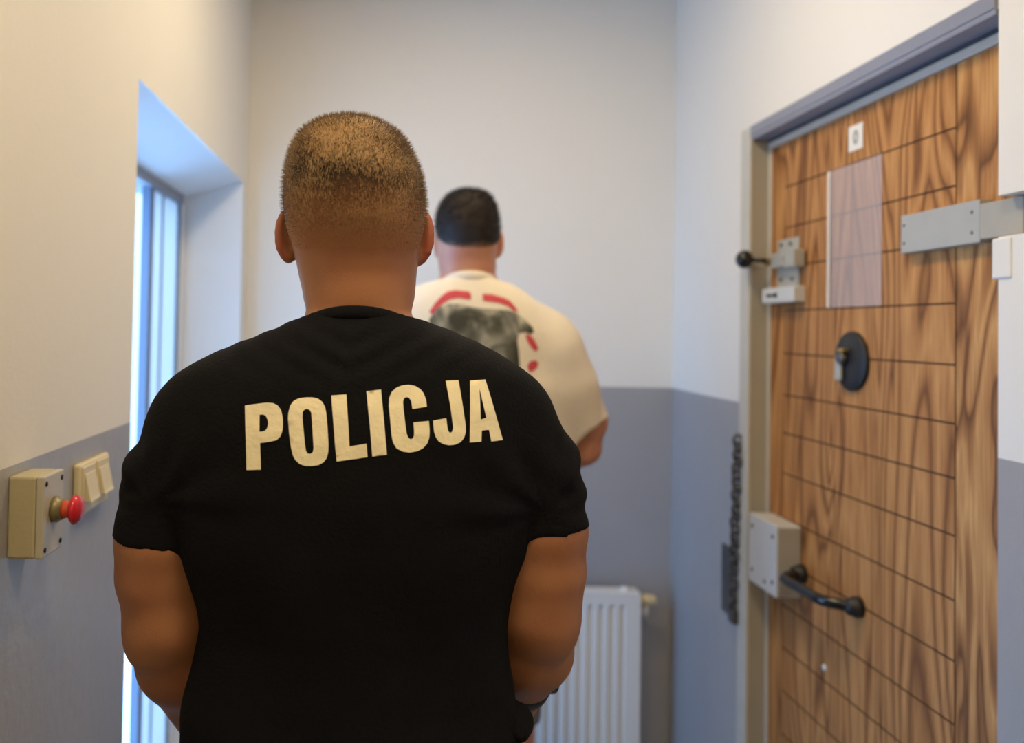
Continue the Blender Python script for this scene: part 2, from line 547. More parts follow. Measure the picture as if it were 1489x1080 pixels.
b.box((XR + 0.040, DY0, DZ1 - 0.034), (XR + 0.080, DY1 - 0.012, DZ1 - 0.0165), 0.002)
b.box((XR + 0.004, DY0 + 0.0005, 0), (XR + 0.044, DY0 + 0.006, SLZ0 - 0.07), 0.001)
b.build('door_stop', M['stop'], fr)
one('dark_strip', M['dark_line'], fr, (XR + 0.041, DY0, DZ1 - 0.017), (XR + 0.090, DY1 - 0.012, DZ1 - 0.0095))  # thin dark strip along the small recess between lintel and stop

# door leaf: oak boards with grooves, one mesh
LX = 0.985
LY0, LY1, LZ0, LZ1 = 1.336, 2.2135, 0.008, 2.077
door = None
zg = [1.966, 1.864, 1.767, 1.659, 1.552, 1.450, 1.356, 1.257, 1.146, 1.042, 0.934, 0.83, 0.725, 0.62, 0.515, 0.41, 0.305, 0.20]
G = 0.0017
ysl = sorted([LY0, 1.492 - G, 1.492 + G, 2.138 - G * 0.6, 2.138 + G * 0.6, LY1])
zsl = sorted([LZ0, LZ1] + [z + s * G for z in zg for s in (-1, 1)])
bm = bmesh.new()
ny, nz = len(ysl) - 1, len(zsl) - 1


def cell(i, j):
    zc = (zsl[j] + zsl[j + 1]) / 2
    vg = i in (1, 3); hg = any(abs(zc - z) < G for z in zg) and i in (1, 2, 3)
    return LX + (0.0045 if (vg or hg) else 0.0), (2 if (vg or hg) else (1 if i == 0 else 0))


for i in range(ny):
    for j in range(nz):
        d, mi = cell(i, j)
        p = [(d, ysl[i], zsl[j]), (d, ysl[i + 1], zsl[j]), (d, ysl[i + 1], zsl[j + 1]), (d, ysl[i], zsl[j + 1])]
        f = bm.faces.new([bm.verts.new(q) for q in p]); f.material_index = mi
        for (i2, j2), (a, c) in (((i + 1, j), (1, 2)), ((i, j + 1), (2, 3))):
            if i2 < ny and j2 < nz:
                d2 = cell(i2, j2)[0]
                if abs(d2 - d) > 1e-6:
                    f = bm.faces.new([bm.verts.new(q) for q in (p[a], (d2, *p[a][1:]), (d2, *p[c][1:]), p[c])]); f.material_index = 2
db = MB(); db.bm.free(); db.bm = bm
bmesh.ops.remove_doubles(bm, verts=bm.verts[:], dist=1e-5)
db.box((LX + 0.0046, LY0, LZ0), (LX + 0.05, LY1, LZ1), mi=2)
door = db.build('door_1', [M['oak'], M['oak_flame'], M['groove']], None, (LX, 1.775, LZ0))
tag(door, kind='structure')

# pull handle: black bow on two round feet
hz = 1.039
hd = MB()
hp = []
ya, yb, out = 2.030, 1.790, 0.062
for k in range(25):
    t = k / 24
    yy = ya + (yb - ya) * t
    e = min(1, 4.2 * t, 4.2 * (1 - t))
    prof = math.sin(e * math.pi / 2) ** 0.8 if e < 1 else 1
    hp.append((LX - 0.008 - (out - 0.012 * t) * prof, yy, hz))
hd.tube(hp, 0.0118, 18)
handle = hd.build('handle', M['black'], door)
for yy in (ya, yb):
    q = MB(); q.lathe((LX, yy, hz), (-1, 0, 0), [(0, 0.0215), (0.012, 0.0215), (0.016, 0.019), (0.026, 0.016), (0.030, 0.012)], 24)
    q.build('foot', M['black_matt'], handle)

# viewer: black disc with a metal flap
q = MB(); q.lathe((LX, 1.82, 1.545), (-1, 0, 0), [(0, 0.063), (0.006, 0.063), (0.009, 0.060), (0.010, 0.03), (0.010, 0.0)], 48)
viewer = q.build('viewer_plate', M['black_matt'], door)
q = MB(); q.lathe((LX - 0.009, 1.835, 1.552), (-1, 0, 0), [(0, 0.015), (0.012, 0.014), (0.016, 0.011), (0.016, 0)], 28)
q.build('lens_barrel', M['screw'], viewer)
q = MB(); q.box((LX - 0.020, 1.838, 1.502), (LX - 0.011, 1.862, 1.556), 0.004)
q.build('flap', M['steel'], viewer)
q = MB(); q.box((LX - 0.026, 1.816, 1.563), (LX - 0.010, 1.840, 1.572), 0.003)
q.build('hinge_pin', M['brass'], viewer)

# strap bolt: flat steel box on the leaf and a square bar running into the pocket in the wall
q = MB(); q.box((LX - 0.020, 1.404, 1.756), (LX + 0.001, 1.620, 1.827), 0.0015)
strap = q.build('strap_bolt', M['steel'], door)
for yy, zz in ((1.422, 1.808), (1.422, 1.774), (1.610, 1.808), (1.610, 1.774)):
    q = MB(); q.lathe((LX - 0.0195, yy, zz), (-1, 0, 0), [(0, 0.0032), (0.0012, 0.003), (0.0018, 0.0)], 14)
    q.build('screw', M['screw'], strap)
q = MB(); q.box((LX - 0.024, 1.302, 1.7595), (LX + 0.004, 1.398, 1.8175), 0.0015)
q.build('bolt_bar', M['frame'], strap)

# slide bolt with black ball knob, and its lock plate
q = MB()
q.box((LX - 0.006, 2.055, 1.700), (LX + 0.001, 2.165, 1.835), 0.0015)
slide = q.build('slide_bolt', M['steel'], door)
q = MB(); q.box((LX - 0.034, 2.022, 1.760), (LX - 0.005, 2.072, 1.802), 0.003); q.box((LX - 0.030, 2.085, 1.764), (LX - 0.005, 2.150, 1.800), 0.003)
q.build('guide', M['steel'], slide)
q = MB(); q.lathe((LX - 0.020, 2.03, 1.783), (0, 1, 0), [(0, 0.010), (0.16, 0.010), (0.162, 0.008), (0.162, 0)], 20)
q.build('bolt_rod', M['brass'], slide)
q = MB(); q.tube([(LX - 0.020, 2.175, 1.783), (LX - 0.040, 2.19, 1.787), (LX - 0.062, 2.20, 1.789)], 0.006, 12)
q.lathe((LX - 0.055, 2.197, 1.789), (-1, 0.3, 0.05), [(0, 0.007), (0.004, 0.016), (0.012, 0.0225), (0.020, 0.024), (0.030, 0.0215), (0.039, 0.012), (0.042, 0)], 24)
q.build('knob', M['black'], slide)
q = MB(); q.box((LX - 0.030, 2.028, 1.677), (LX + 0.0, 2.200, 1.715), 0.003)
kp = q.build('lock_plate', M['white_steel'], slide)
q = MB(); q.box((LX - 0.0312, 2.120, 1.692), (LX - 0.029, 2.172, 1.700), 0.001); q.lathe((LX - 0.029, 2.120, 1.696), (-1, 0, 0), [(0, 0.007), (0.0022, 0.007), (0.0022, 0)], 16)
q.build('keyhole', M['black_matt'], kp)
for yy, zz in ((2.095, 1.822), (2.145, 1.822), (2.085, 1.735), (2.145, 1.735)):
    q = MB(); q.lathe((LX - 0.0055, yy, zz), (-1, 0, 0), [(0, 0.006), (0.003, 0.005), (0.004, 0)], 14)
    q.build('screw', M['screw'], slide)
q = MB(); q.lathe((LX, 1.93, 0.86), (-1, 0, 0), [(0, 0.008), (0.003, 0.007), (0.004, 0)], 14)
q.build('screw_cap', M['label'], door)

# things stuck on the door
tag(one('number_sticker', M['label'], None, (LX - 0.0012, 1.787, 1.993), (LX - 0.0001, 1.842, 2.047), loc=(LX, 1.8145, 1.993)),
    'small white number sticker at the top of the oak door', 'sticker')
ns = bpy.data.objects['number_sticker']
q = MB()
ring = lambda a, c, n=28: [(a * math.cos(2 * math.pi * k / n), c * math.sin(2 * math.pi * k / n)) for k in range(n)]
o1, i1 = ring(0.0085, 0.0150), ring(0.0040, 0.0105)
for k in range(28):
    P = [o1[k], o1[(k + 1) % 28], i1[(k + 1) % 28], i1[k]]
    q.bm.faces.new([q.bm.verts.new((LX - 0.0016, 1.8135 + u, 2.020 + v)) for u, v in P])
bmesh.ops.remove_doubles(q.bm, verts=q.bm.verts[:], dist=1e-6)
q.build('printed_number', M['ink'], ns)

sl = MB()
nu, nv = 10, 16
grid = {}
for side, dx in ((0, 0.0012), (1, 0.0022)):
    for iu in range(nu + 1):
        for iv in range(nv + 1):
            u, v = iu / nu, iv / nv
            wav = 0.0014 * math.sin(u * 5.2) * math.sin(v * 4 + 0.6) + 0.0014
            grid[side, iu, iv] = sl.bm.verts.new((LX - dx - wav, 1.712 + u * 0.207, 1.661 + v * 0.304))
for iu in range(nu):
    for iv in range(nv):
        for side in (0, 1):
            f = sl.bm.faces.new([grid[side, *p] for p in ((iu, iv), (iu + 1, iv), (iu + 1, iv + 1), (iu, iv + 1))]); f.smooth = True
sleeve = sl.build('plastic_sleeve', M['film'], None, (LX, 1.815, 1.661))
tag(sleeve, 'empty clear plastic document sleeve stuck on the oak door', 'document sleeve')
one('binding_strip', M['label'], sleeve, (LX - 0.006, 1.911, 1.661), (LX - 0.0045, 1.920, 1.965))

# lock box on the far jamb
lb = thing('lock_box', (LX - 0.05, 2.11, 0.975), 'white steel lock box on the door jamb left of the black pull handle', 'lock')
one('case', M['white_steel'], lb, (XR - 0.016, 2.040, 0.978), (LX - 0.002, 2.192, 1.147), 0.002)
one('shaded_end', M['frame'], lb, (XR - 0.013, 2.036, 0.983), (LX - 0.004, 2.041, 1.142), 0.001)  # near end of the white case, its shade put into a darker facing
for yy, zz in ((2.058, 1.118), (2.058, 1.010), (2.172, 1.118), (2.172, 1.010), (2.10, 1.0)):
    q = MB(); q.lathe((XR - 0.0155, yy, zz), (-1, 0, 0), [(0, 0.0055), (0.002, 0.005), (0.003, 0)], 14)
    q.build('screw', M['screw'], lb)

# padlock plate and hanging chain on the wall beside the frame
tag(one('hasp_plate', M['dark_steel'], None, (XR - 0.006, 2.287, 0.838), (XR - 0.0005, 2.395, 1.02), 0.002, loc=(XR, 2.34, 0.838)),
    'dark worn metal plate on the grey wall behind the hanging chain', 'metal plate')
ch = thing('chain', (XR - 0.012, 2.29, 0.85), 'dark steel chain hanging down the wall beside the door frame', 'chain')
NL = 26
for k in range(NL):
    z = 1.318 - k * 0.0180
    yy = 2.268 + 0.022 * k / NL + 0.003 * math.sin(k * 1.7)
    q = MB()
    ang = (0.15, 1.15)[k % 2] + 0.25 * math.sin(k * 2.3)
    pts = []
    for t in range(20):
        a = 2 * math.pi * t / 20
        u, v = 0.0105 * math.cos(a), 0.0100 * math.sin(a) + 0.003 * (1 if math.sin(a) > 0 else -1) * min(1, abs(math.sin(a)) * 3)
        pts.append((XR - 0.015 - u * math.cos(ang), yy + u * math.sin(ang), z + v))
    q.tube(pts, 0.0043, 8, closed=True)
    q.build('link', M['dark_steel'], ch)
q = MB(); q.tube([(XR + 0.001, 2.268, 1.332), (XR - 0.018, 2.268, 1.332), (XR - 0.018, 2.268, 1.338)], 0.003, 8)
q.build('hook', M['dark_steel'], ch)
one('lock_body', M['dark_steel'], ch, (XR - 0.024, 2.272, 0.835), (XR - 0.007, 2.305, 0.872), 0.004)

# emergency stop box on the left wall
eb = thing('emergency_button_box', (XL, 1.116, 1.30), 'beige box with a red mushroom push button on the left wall', 'push button')
EX = -0.428
one('housing', M['beige'], eb, (XL, 1.083, 1.301), (EX - 0.010, 1.150, 1.404), 0.003)
one('lid', M['pale_beige'], eb, (EX - 0.0098, 1.083, 1.301), (EX, 1.150, 1.404), 0.002)
for yy in (1.091, 1.142):
    for zz in (1.311, 1.394):
        q = MB(); q.lathe((EX - 0.0005, yy, zz), (1, 0, 0), [(0, 0.0036), (0.0014, 0.0034), (0.0018, 0)], 14)
        q.build('screw', M['black_matt'], eb)
q = MB(); q.lathe((EX, 1.117, 1.357), (1, 0, 0), [(0, 0.0165), (0.006, 0.0165), (0.008, 0.014), (0.012, 0.0135), (0.012, 0)], 32)
q.build('collar', M['olive'], eb)
q = MB(); q.lathe((EX + 0.0115, 1.117, 1.357), (1, 0, 0), [(0, 0.0115), (0.004, 0.0115), (0.010, 0.0095), (0.012, 0.0095), (0.012, 0)], 28)
q.build('stem', M['red_stem'], eb)
q = MB(); q.lathe((EX + 0.0225, 1.117, 1.357), (1, 0, 0), [(0, 0.006), (0.001, 0.016), (0.004, 0.0192), (0.008, 0.0188), (0.0125, 0.014), (0.015, 0.007), (0.0155, 0)], 36)
q.build('mushroom_button', M['red'], eb)

# double light switch
sw = thing('light_switch', (XL, 1.37, 1.305), 'cream double light switch on the grey left wall past the button box', 'light switch')
q = MB(); q.box((XL, 1.305, 1.303), (XL + 0.011, 1.442, 1.383), 0.004, seg=3)
q.build('cover_plate', M['cream'], sw)
for y0 in (1.313, 1.378):
    q = MB()
    q.box((XL + 0.010, y0, 1.322), (XL + 0.0135, y0 + 0.057, 1.378), 0.0015)
    q.build('switch_surround', M['cream'], sw)
    q = MB()
    q.prism([(0.013, 1.325), (0.0245, 1.325), (0.0225, 1.330), (0.015, 1.366), (0.013, 1.366)], lambda u, v, s, y0=y0: (XL + u, (y0 + 0.006, y0 + 0.051)[s], v))
    q.build('rocker', M['cream'], sw)

# radiator on the back wall
rd = thing('radiator', (0.42, 2.78, 0.13), 'white ribbed panel radiator under the dado on the back wall', 'radiator')
RX0, RX1, RZ0, RZ1, RY = 0.02, 0.812, 0.13, 0.768, 2.735
q = MB()
prof = []
pitch = 0.0335
n = int((RX1 - RX0 - 0.03) / pitch)
x = RX0 + 0.015
prof.append((RX0, 0.0))
for k in range(n):
    for t, d in ((0.0, 0.0), (0.22, 0.0), (0.34, -0.010), (0.44, -0.0115), (0.56, -0.0115), (0.66, -0.010), (0.78, 0.0)):
        prof.append((x + (k + t) * pitch, d))
prof.append((RX1, 0.0))
lv = [[(RZ0, 1), (RZ0 + 0.03, 1), (RZ0 + 0.045, 0), (RZ1 - 0.045, 0), (RZ1 - 0.03, 1), (RZ1, 1)]][0]
rows = []
for z, flat in lv:
    rows.append([q.bm.verts.new((px, RY + (0.0 if flat else -d), z)) for px, d in prof])
for a, c in zip(rows, rows[1:]):
    for k in range(len(prof) - 1):
        q.bm.faces.new((a[k], a[k + 1], c[k + 1], c[k]))
ex = bmesh.ops.extrude_face_region(q.bm, geom=q.bm.faces[:])
for v in [g for g in ex['geom'] if isinstance(g, bmesh.types.BMVert)]:
    v.co.y = RY + 0.018
q.build('front_panel', M['radiator'], rd)
one('rear_panel', M['radiator'], rd, (RX0 + 0.004, RY + 0.05, RZ0), (RX1 - 0.004, RY + 0.062, RZ1), 0.003)
q = MB(); q.box((RX0 - 0.002, RY - 0.001, RZ1 - 0.004), (RX1 + 0.002, RY + 0.064, RZ1 + 0.006), 0.003)
q.build('top_grille', M['radiator'], rd)
for xx in (RX0, RX1):
    one('side_cover', M['radiator'], rd, (xx - 0.004, RY + 0.002, RZ0 + 0.02), (xx + 0.004, RY + 0.062, RZ1), 0.002)
q = MB(); q.lathe((RX1 - 0.04, RY + 0.03, RZ1 + 0.004), (0, 0, 1), [(0, 0.018), (0.010, 0.017), (0.012, 0)], 20)
q.build('plug', M['radiator'], rd)
q = MB(); q.lathe((RX1 + 0.003, RY + 0.035, 0.742), (1, 0, 0), [(0, 0.010), (0.014, 0.010), (0.016, 0.017), (0.028, 0.019), (0.052, 0.016), (0.056, 0.012), (0.056, 0)], 24)
q.build('valve', M['cream'], rd)
q = MB(); q.tube([(RX1 + 0.028, RY + 0.035, 0.74), (RX1 + 0.028, RY + 0.035, 0.70), (RX1 + 0.028, RY + 0.045, 0.688), (RX1 + 0.028, 2.8395, 0.685)], 0.008, 12)
q.build('pipe', M['radiator'], rd)
for xx in (0.15, 0.68):
    one('bracket', M['radiator'], rd, (xx - 0.015, RY + 0.060, 0.25), (xx + 0.015, 2.8395, 0.29))

# ------------------------------------------------------------------ people: smooth distance fields turned into one skin
class Field:
    def __init__(self, xs, ys, zs):
        self.xs, self.ys, self.zs = (np.asarray(a, np.float32) for a in (xs, ys, zs))
        self.D = np.full((len(xs), len(ys), len(zs)), 0.5, np.float32)

    def sub(self, lo, hi, m):
        sl = tuple(slice(max(0, int(np.searchsorted(a, l - m)) - 1), min(len(a), int(np.searchsorted(a, h + m)) + 1)) for a, l, h in zip((self.xs, self.ys, self.zs), lo, hi))
        X = self.xs[sl[0]][:, None, None]; Y = self.ys[sl[1]][None, :, None]; Z = self.zs[sl[2]][None, None, :]
        return sl, X, Y, Z

    def put(self, sl, d, k):
        a = self.D[sl]
        if k > 0:
            h = np.maximum(k - np.abs(a - d), 0) / k
            self.D[sl] = np.minimum(a, d) - h * h * k * 0.25
        else:
            self.D[sl] = np.minimum(a, d)

    def cone(self, a, b, ra, rb, k=0.02, clip=None, carve=False, flat=None):
        a, b = np.array(a, float), np.array(b, float)
        r = max(ra, rb)
        sl, X, Y, Z = self.sub(np.minimum(a, b) - r, np.maximum(a, b) + r, k + 0.03)
        if any(s.stop <= s.start for s in sl):
            return
        ab = b - a
        L2 = max(float(ab @ ab), 1e-9)
        px, py, pz = X - a[0], Y - a[1], Z - a[2]
        t = np.clip((px * ab[0] + py * ab[1] + pz * ab[2]) / L2, 0, 1)
        dx, dy, dz = px - t * ab[0], py - t * ab[1], pz - t * ab[2]
        if flat:
            dx, dy, dz = dx / flat[0], dy / flat[1], dz / flat[2]
        d = np.sqrt(dx * dx + dy * dy + dz * dz) - (ra + (rb - ra) * t)
        if clip:
            for (cp, cn) in clip:
                d = np.maximum(d, (X - cp[0]) * cn[0] + (Y - cp[1]) * cn[1] + (Z - cp[2]) * cn[2])
        if carve:
            s = self.D[sl]
            h = np.maximum(k - np.abs(-d - s), 0) / max(k, 1e-6)
            self.D[sl] = np.maximum(s, -d) + h * h * k * 0.25
        else:
            self.put(sl, d, k)

    def ell(self, c, r, k=0.02, rot=None, carve=False):
        m = max(r)
        sl, X, Y, Z = self.sub([q - m for q in c], [q + m for q in c], k + 0.02)
        P = [X - c[0], Y - c[1], Z - c[2]]
        if rot is not None:
            Rm = np.array(rot.to_3x3() if hasattr(rot, 'to_3x3') else rot)
            P = [P[0] * Rm[0][i] + P[1] * Rm[1][i] + P[2] * Rm[2][i] for i in range(3)]
        k0 = np.sqrt(sum((p / q) ** 2 for p, q in zip(P, r)))
        k1 = np.sqrt(sum((p / (q * q)) ** 2 for p, q in zip(P, r))) + 1e-9
        d = k0 * (k0 - 1) / k1
        if carve:
            s = self.D[sl]
            h = np.maximum(k - np.abs(-d - s), 0) / max(k, 1e-6)
            self.D[sl] = np.maximum(s, -d) + h * h * k * 0.25
        else:
            self.put(sl, d, k)

    def loft(self, rows, k=0.02, n=2.2, grow=0.0, soft=2.0):
        """rows: (z, x_left, x_right, y_back, y_front); superellipse sections, grown by `grow`."""
        rows = sorted(rows)
        rz = np.array([r[0] for r in rows])
        z0, z1 = rz[0], rz[-1]
        lo = [min(r[1] for r in rows) - grow, min(r[3] for r in rows) - grow, z0]
        hi = [max(r[2] for r in rows) + grow, max(r[4] for r in rows) + grow, z1]
        sl, X, Y, Z = self.sub(lo, hi, k + 0.03)
        zf = np.linspace(z0, z1, 240)
        ker = np.exp(-0.5 * (np.arange(-9, 10) / (soft + 1e-6)) ** 2); ker /= ker.sum()
        pars = []
        for c in (1, 2, 3, 4):
            v = np.interp(zf, rz, [r[c] for r in rows])
            vp = np.concatenate([2 * v[0] - v[1:10][::-1], v, 2 * v[-1] - v[-10:-1][::-1]])
            v = np.convolve(vp, ker, 'valid')
            pars.append(np.interp(Z, zf, v))
        cx, wx = (pars[0] + pars[1]) / 2, np.maximum((pars[1] - pars[0]) / 2 + grow, 0.004)
        cy, wy = (pars[2] + pars[3]) / 2, np.maximum((pars[3] - pars[2]) / 2 + grow, 0.004)
        rho = (np.abs((X - cx) / wx) ** n + np.abs((Y - cy) / wy) ** n) ** (1.0 / n)
        d = (rho - 1) * np.minimum(wx, wy)
        d = np.maximum(d, np.maximum(Z - z1, z0 - Z)).astype(np.float32)
        self.put(sl, d, k)

    def cut(self, p, nrm):
        """Remove what lies on the side the normal points to."""
        X = self.xs[:, None, None]; Y = self.ys[None, :, None]; Z = self.zs[None, None, :]
        self.D = np.maximum(self.D, ((X - p[0]) * nrm[0] + (Y - p[1]) * nrm[1] + (Z - p[2]) * nrm[2]).astype(np.float32))

    def nets(self):
        D = self.D
        D[0], D[-1], D[:, 0], D[:, -1], D[:, :, 0], D[:, :, -1] = (0.1,) * 6
        s = D < 0
        cnt = np.zeros(tuple(n - 1 for n in D.shape), np.int8)
        for i in (0, 1):
            for j in (0, 1):
                for k in (0, 1):
                    cnt += s[i:i + cnt.shape[0], j:j + cnt.shape[1], k:k + cnt.shape[2]]
        act = (cnt > 0) & (cnt < 8)
        I = np.argwhere(act)
        idx = np.full(cnt.shape, -1, np.int32)
        idx[act] = np.arange(len(I))
        A = (self.xs, self.ys, self.zs)
        P = np.zeros((len(I), 3)); W = np.zeros(len(I))
        corners = [np.array(c) for c in ((0, 0, 0), (1, 0, 0), (0, 1, 0), (1, 1, 0), (0, 0, 1), (1, 0, 1), (0, 1, 1), (1, 1, 1))]
        for a in range(8):
            for c in range(a + 1, 8):
                if np.abs(corners[a] - corners[c]).sum() != 1:
                    continue
                ia, ic = I + corners[a], I + corners[c]
                da, dc = D[tuple(ia.T)], D[tuple(ic.T)]
                m = (da < 0) != (dc < 0)
                t = np.where(m, da / np.where(m, da - dc, 1), 0)
                for ax in range(3):
                    pa, pc = A[ax][ia[:, ax]], A[ax][ic[:, ax]]
                    P[:, ax] += np.where(m, pa + (pc - pa) * t, 0)
                W += m
        P /= W[:, None]
        quads = []
        for ax in range(3):
            o1, o2 = [(1, 2), (2, 0), (0, 1)][ax]
            s0 = np.take(s, range(0, s.shape[ax] - 1), ax); s1 = np.take(s, range(1, s.shape[ax]), ax)
            E = np.argwhere(s0 != s1)
            ok = (E[:, o1] > 0) & (E[:, o2] > 0) & (E[:, o1] < cnt.shape[o1]) & (E[:, o2] < cnt.shape[o2])
            E = E[ok]
            u1 = np.zeros(3, int); u1[o1] = 1; u2 = np.zeros(3, int); u2[o2] = 1
            q = np.stack([idx[tuple((E - u1 - u2).T)], idx[tuple((E - u2).T)], idx[tuple(E.T)], idx[tuple((E - u1).T)]], 1)
            inside = s[tuple(E.T)]
            q[~inside] = q[~inside][:, ::-1]
            quads.append(q)
        return P, np.concatenate(quads)


def mesh_from(name, P, Q, mats, base, parent=None, smooth=True):
    me = bpy.data.meshes.new(name)
    k = Q.shape[1]
    me.vertices.add(len(P)); me.vertices.foreach_set('co', (P - np.array(base)).astype(np.float32).ravel())
    me.loops.add(len(Q) * k); me.loops.foreach_set('vertex_index', Q.astype(np.int32).ravel())
    me.polygons.add(len(Q)); me.polygons.foreach_set('loop_start', np.arange(0, len(Q) * k, k, dtype=np.int32))
    me.polygons.foreach_set('loop_total', np.full(len(Q), k, np.int32))
    me.update(calc_edges=True); me.validate()
    if smooth:
        me.polygons.foreach_set('use_smooth', np.ones(len(me.polygons), bool))
    for m in (mats if isinstance(mats, (list, tuple)) else [mats]):
        me.materials.append(m)
    return link(name, me, parent, tuple(base) if parent is None else None)


def steps(*segs):
    """Grid coordinates from (start, end, step) pieces."""
    out = []
    for a, b_, s in segs:
        out.append(np.arange(a, b_ - 1e-6, s))
    return np.concatenate(out + [[segs[-1][1]]])


def displace(o, fn):
    me = o.data
    n = len(me.vertices)
    co = np.empty(n * 3, np.float32); me.vertices.foreach_get('co', co); co = co.reshape(-1, 3)
    no = np.empty(n * 3, np.float32); me.vertex_normals.foreach_get('vector', no); no = no.reshape(-1, 3)
    co = co + no * fn(co)[:, None]
    me.vertices.foreach_set('co', co.astype(np.float32).ravel()); me.update()


def rows_at(tab, Yp, extra=0.0):
    """(pixel row, left pixel, right pixel, back, front) of the photograph at depth Yp into world rows."""
    out = []
    for y, xl, xr, bk, fr_ in tab:
        x0, z0 = at(xl, y, Yp); x1, z1 = at(xr, y, Yp)
        out.append(((z0 + z1) / 2, x0 - extra, x1 + extra, Yp + bk - extra, Yp + fr_ + extra))
    return out


def face(F, hx, hy, zt, zc, s=1.0):
    """Face on the front (+Y) side: zt top of head, zc chin."""
    ze = (zt + zc) / 2
    for sx in (-1, 1):
        F.ell((hx + sx * 0.032 * s, hy + 0.093 * s, ze), (0.017, 0.014, 0.011), 0.012, carve=True)
        F.ell((hx + sx * 0.032 * s, hy + 0.079 * s, ze), (0.012, 0.012, 0.012), 0.004)
        F.cone((hx + sx * 0.014, hy + 0.094 * s, ze + 0.018), (hx + sx * 0.052, hy + 0.078 * s, ze + 0.018), 0.007, 0.006, 0.014)
        F.ell((hx + sx * 0.012, hy + 0.106 * s, ze - 0.040), (0.010, 0.011, 0.009), 0.010)
        F.ell((hx + sx * 0.045, hy + 0.070 * s, ze - 0.030), (0.024, 0.020, 0.018), 0.02)
    F.cone((hx, hy + 0.096 * s, ze + 0.010), (hx, hy + 0.116 * s, ze - 0.038), 0.008, 0.011, 0.012)
    F.cone((hx - 0.019, hy + 0.093 * s, ze - 0.066), (hx + 0.019, hy + 0.093 * s, ze - 0.066), 0.006, 0.006, 0.008)
    F.cone((hx - 0.017, hy + 0.092 * s, ze - 0.078), (hx + 0.017, hy + 0.092 * s, ze - 0.078), 0.007, 0.007, 0.008)
    F.ell((hx, hy + 0.082 * s, zc + 0.016), (0.026, 0.022, 0.020), 0.02)


def ear(F, c, sx, h=0.031, out=0.022):
    """Shell-shaped ear: flat lobe turned out from the head with a raised rim and a hollow in front."""
    ang = R(52) * sx
    rot = Matrix.Rotation(ang, 3, 'Z')                     # local x: thickness, local y: backward-out
    ax = np.array((math.sin(R(58)) * sx, -math.cos(R(58)), 0))   # from root outward and back
    c = np.array(c, float)
    mid = c + ax * out * 0.45
    rot = Matrix(((ax[1], ax[0], 0), (-ax[0], ax[1], 0), (0, 0, 1)))
    F.ell(mid, (0.0055, out * 0.80, h), 0.006, rot)
    pts = []
    for t in np.linspace(R(-65), R(118), 9):
        p = c + ax * (out * (0.15 + 0.92 * max(0, math.cos(t)) ** 0.7)) + np.array((0, 0, h * 0.92 * math.sin(t)))
        pts.append(p)
    for a, b_ in zip(pts, pts[1:]):
        F.cone(a, b_, 0.0042, 0.0042, 0.004)
    F.ell(c + ax * out * 0.25 + np.array((0, 0, -h * 0.86)), (0.007, 0.008, 0.010), 0.006)
    nf = np.array((-ax[1] * sx, ax[0] * sx, 0)); nf = nf if nf[1] > 0 else -nf
    F.ell(mid + nf * 0.009, (0.006, out * 0.42, h * 0.55), 0.003, rot, carve=True)


def hand(F, wrist, dirv, palm_n, side, curl=0.9, s=1.0):
    """Palm, four jointed fingers and a thumb. dirv: wrist to knuckles; palm_n: out of the palm; side: which way the thumb lies."""
    w_ = np.array(wrist, float); d = np.array(dirv, float); d /= np.linalg.norm(d)
    n = np.array(palm_n, float); n -= d * (n @ d); n /= np.linalg.norm(n)
    t = np.cross(d, n) * side
    for q in (-1.0, -0.33, 0.33, 1.0):
        F.cone(w_ + t * q * 0.016 * s, w_ + d * 0.085 * s + t * q * 0.029 * s, 0.014 * s, 0.012 * s, 0.012)
    for q, ln in ((1.0, 0.074), (0.36, 0.082), (-0.30, 0.077), (-0.95, 0.060)):
        p = w_ + d * 0.088 * s + t * q * 0.030 * s
        a = 0.0
        for seg, r0, r1 in ((0.45, 0.0095, 0.0088), (0.31, 0.0088, 0.0080), (0.24, 0.0080, 0.0070)):
            a += curl * (0.7 if seg > 0.4 else 0.8)
            v = d * math.cos(a) + n * math.sin(a)
            p2 = p + v * ln * seg * s
            F.cone(p, p2, r0 * s, r1 * s, 0.003)
            p = p2
    p = w_ + d * 0.022 * s + t * 0.022 * s
    for v, ln, r0, r1 in ((t * 0.8 + d * 0.5 + n * 0.35, 0.042, 0.014, 0.011), (t * 0.35 + d * 0.8 + n * 0.5, 0.033, 0.011, 0.0095), (t * 0.1 + d * 0.85 + n * 0.6, 0.026, 0.0095, 0.0075)):
        v = v / np.linalg.norm(v)
        p2 = p + v * ln * s
        F.cone(p, p2, r0 * s, r1 * s, 0.006)
        p = p2


def strands(name, P, Nn, length, width, mats, base, parent, lean=(0, 0, 0), seed=3):
    """Short clipped hairs, one thin blade each, as one mesh."""
    rg = np.random.default_rng(seed)
    n = len(P)
    d = Nn + rg.normal(0, 0.33, (n, 3)) + np.array(lean)
    d /= np.linalg.norm(d, axis=1)[:, None]
    side = np.cross(d, rg.normal(0, 1, (n, 3))); side /= np.linalg.norm(side, axis=1)[:, None] + 1e-9
    ln = (length * rg.uniform(0.65, 1.15, n))[:, None]
    V = np.empty((n * 3, 3)); V[0::3] = P - Nn * 0.001 + side * width; V[1::3] = P - Nn * 0.001 - side * width; V[2::3] = P + d * ln
    Q = np.arange(n * 3).reshape(-1, 3)
    return mesh_from(name, V, Q, mats, base, parent, smooth=False)


